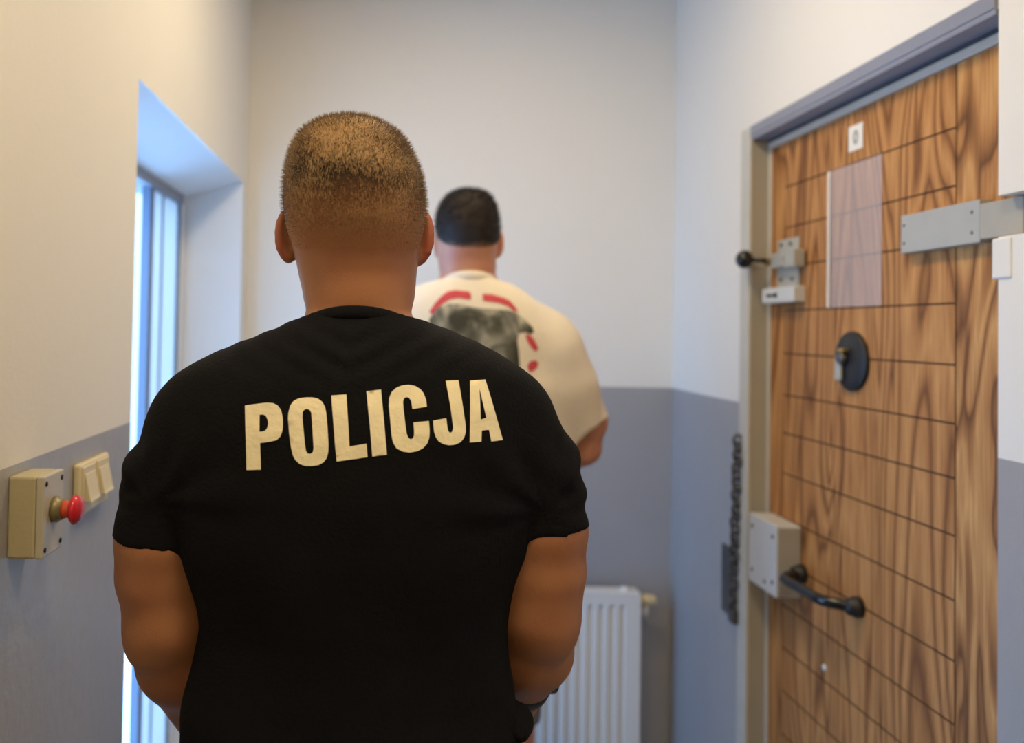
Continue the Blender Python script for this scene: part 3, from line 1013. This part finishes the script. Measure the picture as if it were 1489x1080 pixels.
def scatter(P, Q, n, keep, seed=1):
    """Random points on a quad mesh, with normals, where keep(points) says so (a probability)."""
    rg = np.random.default_rng(seed)
    a, b_, c, d = (P[Q[:, k]] for k in range(4))
    nn = np.cross(c - a, d - b_); ar = np.linalg.norm(nn, axis=1)
    f = rg.choice(len(Q), n, p=ar / ar.sum())
    u, v = rg.random(n)[:, None], rg.random(n)[:, None]
    p = (a[f] * (1 - u) + b_[f] * u) * (1 - v) + (d[f] * (1 - u) + c[f] * u) * v
    m = nn[f] / (ar[f][:, None] + 1e-12)
    ok = rg.random(n) < keep(p)
    return p[ok], m[ok]


def fill_polys(polys, h):
    """Triangles covering 2-D outlines (with holes by even-odd), with inner points every h."""
    V, Ed = [], []
    for poly in polys:
        dens = []
        for k in range(len(poly)):
            p, q2 = np.array(poly[k], float), np.array(poly[(k + 1) % len(poly)], float)
            m = max(1, int(np.linalg.norm(q2 - p) / h))
            dens += [tuple(p + (q2 - p) * i / m) for i in range(m)]
        s0 = len(V); V += dens; Ed += [(s0 + k, s0 + (k + 1) % len(dens)) for k in range(len(dens))]

    def inside(x_, y_):
        c = False
        for poly in polys:
            for k in range(len(poly)):
                (x1, y1), (x2, y2) = poly[k], poly[(k + 1) % len(poly)]
                if (y1 > y_) != (y2 > y_) and x_ < (x2 - x1) * (y_ - y1) / (y2 - y1) + x1:
                    c = not c
        return c
    A = np.array(V)
    for gx in np.arange(A[:, 0].min() + h / 2, A[:, 0].max(), h):
        for gy in np.arange(A[:, 1].min() + h / 2, A[:, 1].max(), h):
            if inside(gx, gy) and np.min(np.hypot(A[:, 0] - gx, A[:, 1] - gy)) > h * 0.45:
                V.append((gx, gy))
    r = geometry.delaunay_2d_cdt([Vector(v) for v in V], Ed, [], 0, 1e-7)
    tri = [f for f in r[2] if inside(*(sum(r[0][i][c] for i in f) / len(f) for c in (0, 1)))]
    return [tuple(v) for v in r[0]], tri


def print_on(name, target, polys_world, m, parent, off=0.0008, h=0.006):
    """A flat print: outlines given as (x, z), laid on the back of a garment along +Y."""
    me = target.data
    base = np.array(parent.parent.location if parent.parent else parent.location)
    vs = [Vector(np.array(v.co) + base) for v in me.vertices]
    bvh = BVHTree.FromPolygons(vs, [tuple(p.vertices) for p in me.polygons])
    b_ = MB()
    for polys in polys_world:
        V, T = fill_polys(polys, h)
        vv = []
        for x_, z_ in V:
            hit = bvh.ray_cast(Vector((x_, -1.0, z_)), Vector((0, 1, 0)))
            p, nrm = hit[0], hit[1]
            if p is None:
                p, nrm, _, _ = bvh.find_nearest(Vector((x_, base[1], z_)))
            if nrm.y > 0:
                nrm = -nrm
            vv.append(b_.bm.verts.new(p + nrm * off))
        for t in T:
            try:
                b_.bm.faces.new([vv[i] for i in t]).smooth = True
            except ValueError:
                pass
    return b_.build(name, m, parent)


def collar_ring(name, c, a, bb, zfun, m, parent, hgt=0.010, th=0.0035):
    b_ = MB(); rings = []
    n = 48
    for k in range(n):
        t = 2 * math.pi * k / n
        ct, st_ = math.cos(t), math.sin(t)
        rings.append([b_.bm.verts.new((c[0] + (a + th * math.cos(q)) * ct, c[1] + (bb + th * math.cos(q)) * st_, zfun(c[1] + bb * st_) + hgt * math.sin(q) - 0.3 * hgt * math.cos(q)))
                      for q in [2 * math.pi * i / 10 for i in range(10)]])
    for k in range(n):
        for q in range(10):
            f = b_.bm.faces.new((rings[k][q], rings[(k + 1) % n][q], rings[(k + 1) % n][(q + 1) % 10], rings[k][(q + 1) % 10])); f.smooth = True
    return b_.build(name, m, parent)


# ------------------------------------------------------------------ the policeman
PY_ = 1.0
PB = (-0.04, PY_, 0.0)
HEAD = [(174.5, 503, 524, -0.018, 0.020), (177, 490, 536, -0.034, 0.034), (181, 474, 546, -0.050, 0.046), (190, 453, 565, -0.066, 0.060), (200, 441, 580, -0.077, 0.070),
        (215, 431, 592, -0.087, 0.082), (230, 425, 599, -0.093, 0.091), (255, 419, 610, -0.099, 0.098), (281, 416, 614, -0.100, 0.100), (303, 416, 616, -0.097, 0.100),
        (330, 419, 614, -0.090, 0.098), (355, 424, 611, -0.080, 0.095), (378, 429, 608, -0.071, 0.096), (400, 433, 606, -0.066, 0.096), (413, 436, 605, -0.065, 0.095),
        (425, 439, 604, -0.065, 0.092), (438, 441, 602, -0.064, 0.084), (447, 445, 599, -0.063, 0.060), (455, 447, 597, -0.062, 0.044), (480, 452, 592, -0.062, 0.044), (520, 450, 594, -0.062, 0.044)]
TORSO = [(440, 443, 600, -0.069, 0.053), (448, 441, 602, -0.072, 0.055), (456, 438, 607, -0.076, 0.056), (463, 434, 616, -0.079, 0.058), (472, 420, 640, -0.085, 0.060), (482, 398, 664, -0.090, 0.062), (493, 370, 692, -0.095, 0.065),
         (510, 327, 724, -0.102, 0.072), (530, 286, 756, -0.108, 0.080), (548, 262, 772, -0.113, 0.088), (580, 250, 784, -0.119, 0.098), (620, 245, 787, -0.123, 0.110),
         (700, 248, 784, -0.125, 0.122), (785, 256, 772, -0.119, 0.120), (840, 276, 750, -0.112, 0.115), (880, 289, 741, -0.107, 0.112), (910, 293, 737, -0.104, 0.110),
         (950, 285, 739, -0.103, 0.112), (1000, 271, 748, -0.105, 0.116), (1040, 262, 757, -0.110, 0.120), (1075, 260, 756, -0.112, 0.122), (1110, 268, 748, -0.110, 0.120), (1180, 262, 752, -0.112, 0.12), (1230, 262, 752, -0.112, 0.12)]


def P3(x_, y_, Y):
    a = at(x_, y_, Y)
    return np.array((a[0], Y, a[1]))


def arm_points(side):
    if side < 0:
        return dict(sh=P3(287, 623, PY_), mid=P3(250, 690, PY_), hem=P3(234, 784, PY_), up=P3(232, 835, PY_ + 0.005), el=P3(241, 902, PY_ + 0.010),
                    fa=P3(256, 962, PY_ + 0.05), wr=P3(318, 1085, PY_ + 0.155))
    return dict(sh=P3(738, 624, PY_), mid=P3(777, 686, PY_), hem=P3(788, 766, PY_), up=P3(788, 830, PY_ + 0.005), el=P3(784, 888, PY_ + 0.010),
                fa=P3(776, 945, PY_ + 0.055), wr=P3(728, 1050, PY_ + 0.155))


F = Field(steps((-0.36, -0.14, 0.005), (-0.14, 0.06, 0.003), (0.06, 0.28, 0.005)), steps((PY_ - 0.15, PY_ + 0.13, 0.004), (PY_ + 0.13, PY_ + 0.30, 0.004)),
          steps((-0.01, 0.90, 0.010), (0.90, 1.10, 0.004), (1.10, 1.60, 0.005), (1.60, 1.86, 0.003)))
F.loft(rows_at(TORSO[3:], PY_), 0.0, grow=-0.012)
F.loft(rows_at(HEAD, PY_), 0.012, n=2.25, soft=3)
WR = {}
for sd in (-1, 1):
    a = arm_points(sd)
    F.cone(a['sh'], a['mid'], 0.038, 0.042, 0.015)
    F.cone(a['mid'], a['hem'], 0.042, 0.0500, 0.006)
    F.cone(a['hem'], a['up'], 0.0500, 0.0480, 0.012)
    F.cone(a['up'], a['el'], 0.0475, 0.0435, 0.012)
    F.ell(a['el'] + np.array((sd * (0.021 if sd < 0 else 0.016), -0.012, -0.022)), (0.020, 0.022, 0.026), 0.016)
    F.cone(a['el'], a['fa'], 0.0435, 0.0435, 0.02)
    F.cone(a['fa'], a['wr'], 0.0435, 0.028, 0.02)
    WR[sd] = a
    dv = np.array((-0.04 - a['wr'][0], 0.06, -0.03))
    hand(F, a['wr'] + 0.008 * dv / np.linalg.norm(dv), dv, (0, -1, -0.3), -sd, 0.55)
for sd in (-1, 1):
    hip = np.array((PB[0] + sd * 0.095, PY_ + 0.005, 0.95)); kn = np.array((PB[0] + sd * 0.105, PY_ + 0.012, 0.50)); an = np.array((PB[0] + sd * 0.11, PY_ - 0.01, 0.09))
    F.cone(hip, kn, 0.088, 0.056, 0.05); F.cone(kn, an, 0.054, 0.036, 0.02)
    F.ell((kn + an) / 2 + np.array((0, -0.02, 0.09)), (0.05, 0.05, 0.12), 0.03)
    F.cone(an + np.array((0, 0, -0.04)), an + np.array((sd * 0.02, 0.15, -0.055)), 0.036, 0.026, 0.02)
zt = at(512, 175, PY_)[1]; hx = at(514, 290, PY_)[0]
face(F, hx + 0.002, PY_, zt, zt - 0.222)
exl, ezl = at(419, 341, PY_ + 0.015); exr, ezr = at(612, 343, PY_ + 0.015)
ear(F, (exl + 0.004, PY_ + 0.022, ezl), -1, 0.0285, 0.0165)
ear(F, (exr - 0.004, PY_ + 0.022, ezr), 1, 0.0285, 0.0165)
P, Q = F.nets()
person = mesh_from('person', P, Q, [M['skin'], M['ear_skin']], PB)
fc = P[Q].mean(1)
ears = (np.abs(fc[:, 0] - hx) > 0.0815) & (fc[:, 2] > 1.64) & (fc[:, 2] < 1.76)
person.data.polygons.foreach_set('material_index', ears.astype(np.int32))
tag(person, 'person with cropped blond hair in a black lettered T-shirt, standing nearest with back turned', 'person')

# clipped hair
H = Field(steps((-0.15, 0.07, 0.0032)), steps((PY_ - 0.12, PY_ + 0.13, 0.0035)), steps((1.66, 1.86, 0.0030)))
zn = at(512, 352, PY_)[1]
H.loft([(r[0], *(v + e * g for v, e in zip(r[1:], (-1, 1, -1, 1)))) for r in rows_at(HEAD, PY_) for g in (min(0.0022, -0.0018 + 0.0040 * (r[0] - zn + 0.036) / 0.05),)], 0.0, n=2.25, soft=3)
H.cut((0, PY_ - 0.09, zn - 0.045), np.array((0, 0.50, -0.87)))          # nape line
H.cut((0, PY_ + 0.062, zt - 0.05), np.array((0, 0.88, -0.47)))         # forehead line
HP, HQ = H.nets()
zl0, zl1 = zn - 0.014, zn + 0.060
SK = (0.385, 0.166, 0.076)
hair = mesh_from('hair', HP, HQ, buzz_mat('clipped blond hair', SK, (0.016, 0.010, 0.006), (0.34, 0.21, 0.10), zl0, zl1, 0.97), PB, person)
sp, sn = scatter(HP, HQ, 26000, lambda p: np.clip((p[:, 2] - zl0) / (zt - zl0), 0, 1) ** 0.8)
hs = strands('hair_strands', sp, sn, 0.0062, 0.00032, mat('blond hair strands', (0.21, 0.13, 0.058), 0.45, var=0.8, vscale=300), PB, hair, lean=(0, 0, 0.05))
hs['kind'] = 'stuff'

# T-shirt
T = Field(steps((-0.36, 0.28, 0.004)), steps((PY_ - 0.15, PY_ + 0.15, 0.004)), steps((0.99, 1.65, 0.004)))
T.loft(rows_at(TORSO, PY_), 0.0, soft=2.2)
for sd in (-1, 1):
    a = WR[sd]
    he = a['hem']; cl = [((he[0], he[1], he[2]), (sd * 0.10, 0, -1))]
    ext = he + (he - a['mid']) * 0.5
    T.cone(a['sh'], a['mid'], 0.0530, 0.0535, 0.030)
    T.cone(a['mid'], ext, 0.0535, 0.0535, 0.008, clip=cl)
zneck = lambda y_: 1.6205 - 0.36 * (y_ - (PY_ - 0.075))
T.cut((0, PY_ - 0.075, 1.6205), np.array((0, 0.36, 1.0)))
TP, TQ = T.nets()
shirt = mesh_from('t_shirt', TP, TQ, M['black_shirt'], PB, person)


def police_folds(c):
    x_, y_, z_ = c[:, 0], c[:, 1], c[:, 2]
    d = np.zeros(len(c))
    for sd in (-1, 1):                                                # folds fanning from the armpits, sleeve folds
        ax_, az = sd * 0.215, 1.40
        r = np.hypot(x_ - ax_, z_ - az); th = np.arctan2(z_ - az, (x_ - ax_) * -sd)
        d += 0.0022 * np.sin(th * 9 + 0.6 * sd) * np.exp(-((r - 0.07) / 0.05) ** 2)
        d += 0.0016 * np.sin((z_ + sd * x_ * 0.7) * 130) * np.exp(-((x_ - sd * 0.25) / 0.05) ** 2) * np.exp(-((z_ - 1.43) / 0.06) ** 2)
    d *= np.clip((z_ - 1.375) / 0.03, 0, 1)
    d += 0.0020 * np.sin((z_ * 1.0 - np.abs(x_) * 0.55) * 230) * np.exp(-((z_ - 1.575) / 0.028) ** 2) * np.exp(-(x_ / 0.11) ** 2)
    d += 0.0030 * np.sin(z_ * 75 + x_ * 16 + 2 * np.sin(x_ * 9)) * np.clip((1.22 - z_) / 0.14, 0, 1)
    d += 0.0016 * np.sin(x_ * 38 + z_ * 22) * np.exp(-((z_ - 1.30) / 0.12) ** 2)
    return d


displace(shirt, police_folds)
cxn = (at(443, 452, PY_)[0] + at(600, 452, PY_)[0]) / 2
collar_ring('collar', (cxn, PY_ - 0.010), 0.0645, 0.0675, lambda y_: zneck(y_) - 0.006, M['black_shirt'], shirt, 0.007, 0.0045)

LET = [
    [[(50, 185), (110, 176), (170, 168), (205, 170), (230, 182), (248, 205), (258, 245), (260, 285), (257, 315), (246, 345), (225, 363), (190, 372), (137, 380), (140, 450), (143, 520), (63, 525), (58, 350)],
     [(132, 232), (152, 230), (167, 238), (177, 258), (180, 278), (175, 300), (166, 313), (152, 319), (133, 321)]],
    [[(286, 250), (288, 218), (297, 182), (315, 157), (343, 143), (380, 138), (415, 138), (445, 145), (468, 162), (482, 187), (489, 220), (497, 300), (502, 380), (501, 420), (493, 452), (476, 475), (450, 489), (415, 495), (380, 495), (350, 485), (328, 466), (313, 438), (304, 400), (294, 330)],
     [(363, 240), (364, 215), (373, 202), (387, 198), (401, 203), (410, 218), (413, 250), (419, 330), (424, 400), (420, 422), (406, 432), (392, 429), (383, 415), (379, 390), (370, 310)]],
    [[(514, 128), (594, 122), (601, 220), (607, 300), (612, 392), (702, 377), (707, 447), (545, 470), (537, 390), (530, 300)]],
    [[(700, 106), (777, 98), (793, 260), (808, 436), (732, 445), (718, 280)]],
    [[(1020, 188), (1016, 152), (1003, 118), (985, 96), (958, 80), (925, 73), (890, 76), (858, 89), (834, 110), (820, 142), (818, 180), (826, 260), (832, 330), (840, 372), (858, 402), (890, 420), (930, 426), (970, 419), (1000, 404), (1021, 380), (1032, 350), (1034, 315), (1030, 263), (948, 270), (951, 310), (951, 338), (944, 352), (933, 357), (921, 350), (912, 328), (903, 260), (895, 190), (893, 160), (900, 143), (914, 137), (927, 143), (937, 160), (943, 200)]],
    [[(1123, 55), (1193, 53), (1210, 160), (1228, 290), (1229, 325), (1219, 357), (1199, 379), (1170, 391), (1138, 393), (1107, 386), (1082, 371), (1066, 348), (1057, 318), (1052, 262), (1123, 250), (1128, 290), (1133, 318), (1144, 329), (1155, 322), (1160, 300), (1145, 180)]],
    [[(1257, 57), (1344, 53), (1375, 160), (1437, 380), (1370, 383), (1357, 320), (1317, 322), (1314, 380), (1250, 382), (1254, 200)],
     [(1309, 100), (1343, 255), (1312, 264)]],
]
to_w = lambda pts, Y: [at(340 + u / 3.632, 540 + v / 3.632, Y) for u, v in pts]
print_on('lettering', shirt, [[to_w(pl, PY_ - 0.118) for pl in L_] for L_ in LET], M['print'], shirt, 0.0009, 0.005)

# drawn-up hem with its cord at the right hip, wristwatch, trousers, shoes
B_ = Field(steps((0.02, 0.24, 0.004)), steps((PY_ - 0.12, PY_ + 0.14, 0.004)), steps((0.98, 1.26, 0.004)))
kx = P3(748, 1046, PY_)
B_.ell(kx, (0.018, 0.045, 0.015), 0.0, Matrix.Rotation(0.5, 3, 'Y'))
B_.cone(kx + np.array((-0.035, 0, -0.025)), kx + np.array((0.004, 0, 0)), 0.022, 0.013, 0.02)
KP, KQ = B_.nets()
mesh_from('bunched_hem', KP, KQ, M['black_shirt'], PB, shirt)
q = MB(); q.tube([P3(748, 1056, PY_), P3(752, 1066, PY_), P3(754, 1080, PY_), P3(753, 1098, PY_)], 0.0016, 8)
q.build('hem_cord', M['black_shirt'], shirt)
wa = WR[1]
wd = (wa['wr'] - wa['fa']); wd /= np.linalg.norm(wd)
wc = wa['fa'] + wd * 0.062
q = MB(); q.lathe(wc - wd * 0.010, wd, [(0, 0.0375), (0.002, 0.0395), (0.018, 0.0388), (0.020, 0.0365), (0.018, 0.034), (0.002, 0.035), (0, 0.0375)], 36)
watch = q.build('wristwatch', M['black_matt'], person)
vv = np.array((1.0, 0.35, -0.25)); vv -= wd * (vv @ wd); vv /= np.linalg.norm(vv)
q = MB(); q.lathe(wc + vv * 0.034, vv, [(0, 0.019), (0.009, 0.019), (0.011, 0.017), (0.011, 0)], 28)
q.build('watch_case', M['black'], watch)


def trousers(name, cx, cy, m, pb, par, top=1.03, bottom=0.07, wide=1.0, z_hip=0.95):
    G_ = Field(steps((cx - 0.26, cx + 0.26, 0.008)), steps((cy - 0.20, cy + 0.20, 0.008)), steps((bottom - 0.02, top + 0.03, 0.009)))
    G_.loft([(z_hip - 0.14, cx - 0.17, cx + 0.17, cy - 0.125, cy + 0.11), (z_hip, cx - 0.178, cx + 0.178, cy - 0.125, cy + 0.112), (top, cx - 0.165, cx + 0.165, cy - 0.10, cy + 0.105)], 0.0)
    for sd in (-1, 1):
        hip = np.array((cx + sd * 0.092, cy + 0.002, z_hip - 0.03)); kn = np.array((cx + sd * 0.105, cy + 0.010, 0.50)); an = np.array((cx + sd * 0.11, cy - 0.005, 0.03))
        cl = [((0, 0, bottom), (0, 0, -1))]
        G_.cone(hip, kn, 0.098 * wide, 0.074 * wide, 0.05, clip=cl); G_.cone(kn, an, 0.074 * wide, 0.060 * wide, 0.02, clip=cl)
    p, q_ = G_.nets()
    return mesh_from(name, p, q_, m, pb, par)


def shoes(cx, cy, m, pb, par):
    for sd in (-1, 1):
        G_ = Field(steps((cx + sd * 0.115 - 0.08, cx + sd * 0.115 + 0.08, 0.006)), steps((cy - 0.12, cy + 0.24, 0.006)), steps((-0.006, 0.16, 0.006)))
        x0 = cx + sd * 0.11
        G_.cone((x0, cy - 0.045, 0.045), (x0 + sd * 0.02, cy + 0.16, 0.036), 0.045, 0.040, 0.02, flat=(1, 1, 1))
        G_.cone((x0, cy - 0.012, 0.05), (x0, cy - 0.012, 0.12), 0.048, 0.046, 0.03, clip=[((0, 0, 0.125), (0, 0, 1))])
        G_.cut((0, 0, 0.0015), (0, 0, -1))
        p, q_ = G_.nets()
        mesh_from('shoe', p, q_, m, pb, par)


trousers('trousers', PB[0], PY_, M['trousers'], PB, person)
shoes(PB[0], PY_, M['shoe'], PB, person)

# ------------------------------------------------------------------ the second man, further in, before the back wall
QY = 2.10
cx2 = at(682, 400, QY)[0]
QB = (cx2, QY, 0.0)
HEAD2 = [(276.5, 674, 690, -0.018, 0.020), (279, 664, 700, -0.036, 0.034), (284, 655, 708, -0.055, 0.048), (292, 647, 714, -0.070, 0.062), (303, 641, 718, -0.082, 0.078), (318, 638, 721, -0.092, 0.090),
         (333, 637, 723, -0.095, 0.098), (348, 637, 724, -0.090, 0.100), (362, 637, 723, -0.082, 0.098), (375, 637, 722, -0.075, 0.096), (388, 638, 721, -0.072, 0.094), (398, 640, 720, -0.072, 0.088), (412, 644, 717, -0.068, 0.045),
         (430, 646, 716, -0.068, 0.045), (455, 646, 716, -0.068, 0.045)]
TORSO2 = [(398, 640, 722, -0.076, 0.055), (403, 636, 726, -0.079, 0.056), (408, 628, 733, -0.082, 0.058), (415, 610, 748, -0.088, 0.060), (426, 590, 765, -0.096, 0.064), (440, 566, 784, -0.104, 0.070), (456, 548, 800, -0.111, 0.080),
          (480, 536, 815, -0.120, 0.09), (510, 530, 824, -0.128, 0.105), (560, 528, 832, -0.136, 0.118), (640, 532, 830, -0.136, 0.125), (720, 536, 826, -0.132, 0.128), (820, 530, 832, -0.142, 0.136), (880, 524, 838, -0.155, 0.148), (925, 522, 840, -0.158, 0.150)]
F = Field(steps((QB[0] - 0.42, QB[0] - 0.10, 0.007), (QB[0] - 0.10, QB[0] + 0.10, 0.004), (QB[0] + 0.10, QB[0] + 0.42, 0.007)), steps((QY - 0.16, QY + 0.36, 0.005)),
          steps((-0.01, 0.9, 0.011), (0.9, 1.25, 0.005), (1.25, 1.70, 0.008), (1.70, 1.97, 0.0038)))
F.loft(rows_at(TORSO2, QY), 0.0, grow=-0.022)
F.loft(rows_at(HEAD2, QY), 0.03, n=2.25, soft=3)
ARM2 = {}
for sd in (-1, 1):
    mir = (lambda x_: x_) if sd > 0 else (lambda x_: 1364 - x_)
    a = dict(sh=P3(mir(800), 492, QY), mid=P3(mir(832), 550, QY + 0.005), hem=P3(mir(856), 612, QY + 0.01), el=P3(mir(850), 652, QY + 0.03))
    el = a['el']
    wr = el + np.array((-sd * 0.10, 0.20, -0.115))
    a['wr'] = wr
    F.cone(a['sh'], a['mid'], 0.050, 0.048, 0.04); F.cone(a['mid'], a['hem'], 0.048, 0.042, 0.02)
    F.cone(a['hem'], el, 0.042, 0.038, 0.02); F.cone(el, (el + wr) / 2, 0.039, 0.036, 0.015); F.cone((el + wr) / 2, wr, 0.036, 0.026, 0.015)
    dv = np.array((-sd * 0.10, 0.05, -0.03))
    hand(F, wr, dv, (0, -1, -0.4), -sd, 0.5)
    ARM2[sd] = a
    hip = np.array((QB[0] + sd * 0.098, QY + 0.005, 0.93)); kn = np.array((QB[0] + sd * 0.112, QY + 0.012, 0.52)); an = np.array((QB[0] + sd * 0.115, QY - 0.01, 0.09))
    F.cone(hip, kn, 0.088, 0.060, 0.05); F.cone(kn, an, 0.058, 0.037, 0.02)
    F.ell((kn + an) / 2 + np.array((0, -0.022, 0.09)), (0.05, 0.052, 0.12), 0.03)
    F.cone(an + np.array((0, 0, -0.04)), an + np.array((sd * 0.02, 0.15, -0.055)), 0.036, 0.026, 0.02)
zt2 = at(682, 277, QY)[1]; hx2 = at(680, 330, QY)[0]
face(F, hx2, QY, zt2, zt2 - 0.225)
for px_, sd in ((638, -1), (723, 1)):
    ex_, ez_ = at(px_, 354, QY + 0.015)
    ear(F, (ex_ - sd * 0.002, QY + 0.020, ez_), sd, 0.030, 0.016 if sd > 0 else 0.013)
P, Q = F.nets()
man = mesh_from('person', P, Q, M['skin_b'], QB)
tag(man, 'person with short dark hair in a white printed T-shirt, facing the back wall', 'person')

H = Field(steps((QB[0] - 0.11, QB[0] + 0.11, 0.004)), steps((QY - 0.13, QY + 0.13, 0.004)), steps((1.72, 1.97, 0.004)))
zn2 = at(682, 362, QY)[1]
H.loft([(r[0], *(v + e * g for v, e in zip(r[1:], (-1, 1, -1, 1)))) for r in rows_at(HEAD2, QY) for g in (min(0.0045, -0.0018 + 0.0060 * (r[0] - zn2 + 0.02) / 0.05),)], 0.0, n=2.25, soft=3)
H.cut((0, QY - 0.09, zn2 - 0.012), np.array((0, 0.42, -0.9)))
H.cut((0, QY + 0.064, zt2 - 0.05), np.array((0, 0.88, -0.47)))
HP, HQ = H.nets()
hair2 = mesh_from('hair', HP, HQ, buzz_mat('short dark hair', (0.42, 0.23, 0.15), (0.006, 0.005, 0.005), (0.03, 0.024, 0.022), zn2 - 0.020, zn2 + 0.012, 0.98), QB, man)
sp, sn = scatter(HP, HQ, 9000, lambda p: np.clip((p[:, 2] - zn2 - 0.02) / 0.06, 0, 1))
hs = strands('hair_strands', sp, sn, 0.010, 0.0006, mat('dark hair strands', (0.014, 0.011, 0.010), 0.5), QB, hair2)
hs['kind'] = 'stuff'

T = Field(steps((QB[0] - 0.44, QB[0] + 0.44, 0.006)), steps((QY - 0.17, QY + 0.19, 0.006)), steps((0.80, 1.76, 0.006)))
T.loft(rows_at(TORSO2, QY), 0.0, soft=2.2)
for sd in (-1, 1):
    a = ARM2[sd]
    mir = (lambda x_: x_) if sd > 0 else (lambda x_: 1364 - x_)
    he = P3(mir(864), 612, QY + 0.01)
    h0 = P3(mir(832), 627, QY); h1 = P3(mir(896), 601, QY)
    v = (h1 - h0); nrm = np.array((v[2] * sd, 0, -v[0] * sd)); nrm /= np.linalg.norm(nrm)
    ext = P3(mir(874), 665, QY + 0.01)
    T.cone(a['sh'] + np.array((-sd * 0.012, 0, -0.004)), P3(mir(818), 560, QY), 0.062, 0.070, 0.05)
    T.cone(P3(mir(803), 515, QY), ext, 0.064, 0.062, 0.05, clip=[((h0[0], QY, h0[2]), tuple(nrm))])
zneck2 = lambda y_: at(682, 404, QY)[1] - 0.36 * (y_ - (QY - 0.075))
T.cut((0, QY - 0.075, zneck2(QY - 0.075)), np.array((0, 0.36, 1.0)))
TP, TQ = T.nets()
shirt2 = mesh_from('t_shirt', TP, TQ, M['white_shirt'], QB, man)


def loose_folds(c):
    x_, y_, z_ = c[:, 0], c[:, 1], c[:, 2]
    d = 0.004 * np.sin(x_ * 34 + z_ * 9) * np.clip((1.5 - z_) / 0.2, 0, 1)
    for sd in (-1, 1):
        r = np.hypot(x_ - sd * 0.25, z_ - 1.42); th = np.arctan2(z_ - 1.42, (x_ - sd * 0.25) * -sd)
        d += 0.004 * np.sin(th * 5 + 0.8) * np.exp(-((r - 0.14) / 0.045) ** 2) * np.clip((r - 0.05) / 0.04, 0, 1)
    return d


displace(shirt2, loose_folds)
cxn = at(681, 404, QY)[0]
collar_ring('collar', (cxn, QY - 0.010), 0.069, 0.070, zneck2, M['white_shirt'], shirt2, 0.011, 0.005)
pw = lambda pts: [at(600 + u / 6.355, 390 + v / 6.355, QY - 0.11) for u, v in pts]
print_on('photo_print', shirt2, [[pw([(150, 480), (190, 415), (250, 360), (330, 325), (450, 330), (560, 360), (640, 372), (760, 378), (880, 385), (960, 410), (1040, 470), (1110, 540), (1130, 590), (1090, 610), (1040, 590), (985, 600), (965, 660), (975, 760), (985, 900), (940, 1010), (700, 1050), (420, 1050), (230, 980), (180, 800), (160, 620)])]],
         M['photo_print'], shirt2, 0.0012, 0.012)
for l_ in (
    [(155, 400), (210, 320), (270, 255), (330, 212), (400, 200), (530, 215), (548, 255), (535, 290), (430, 272), (350, 285), (290, 320), (230, 370), (180, 425)],
    [(650, 235), (740, 240), (850, 270), (910, 300), (960, 360), (985, 400), (940, 395), (890, 350), (800, 318), (655, 300)],
    [(1040, 615), (1090, 620), (1130, 660), (1170, 750), (1130, 765), (1090, 720), (1060, 670)],
    [(1055, 900), (1085, 860), (1130, 850), (1165, 870), (1150, 920), (1110, 950), (1070, 955)],
    [(1050, 1000), (1100, 990), (1110, 1060), (1070, 1110), (1030, 1080)]):
    print_on('red_print', shirt2, [[pw(l_)]], M['red_print'], shirt2, 0.0013, 0.012)
trousers('shorts', QB[0], QY, M['shorts'], QB, man, top=0.97, bottom=0.66, wide=1.08, z_hip=0.93)
shoes(QB[0], QY, M['pale_shoe'], QB, man)
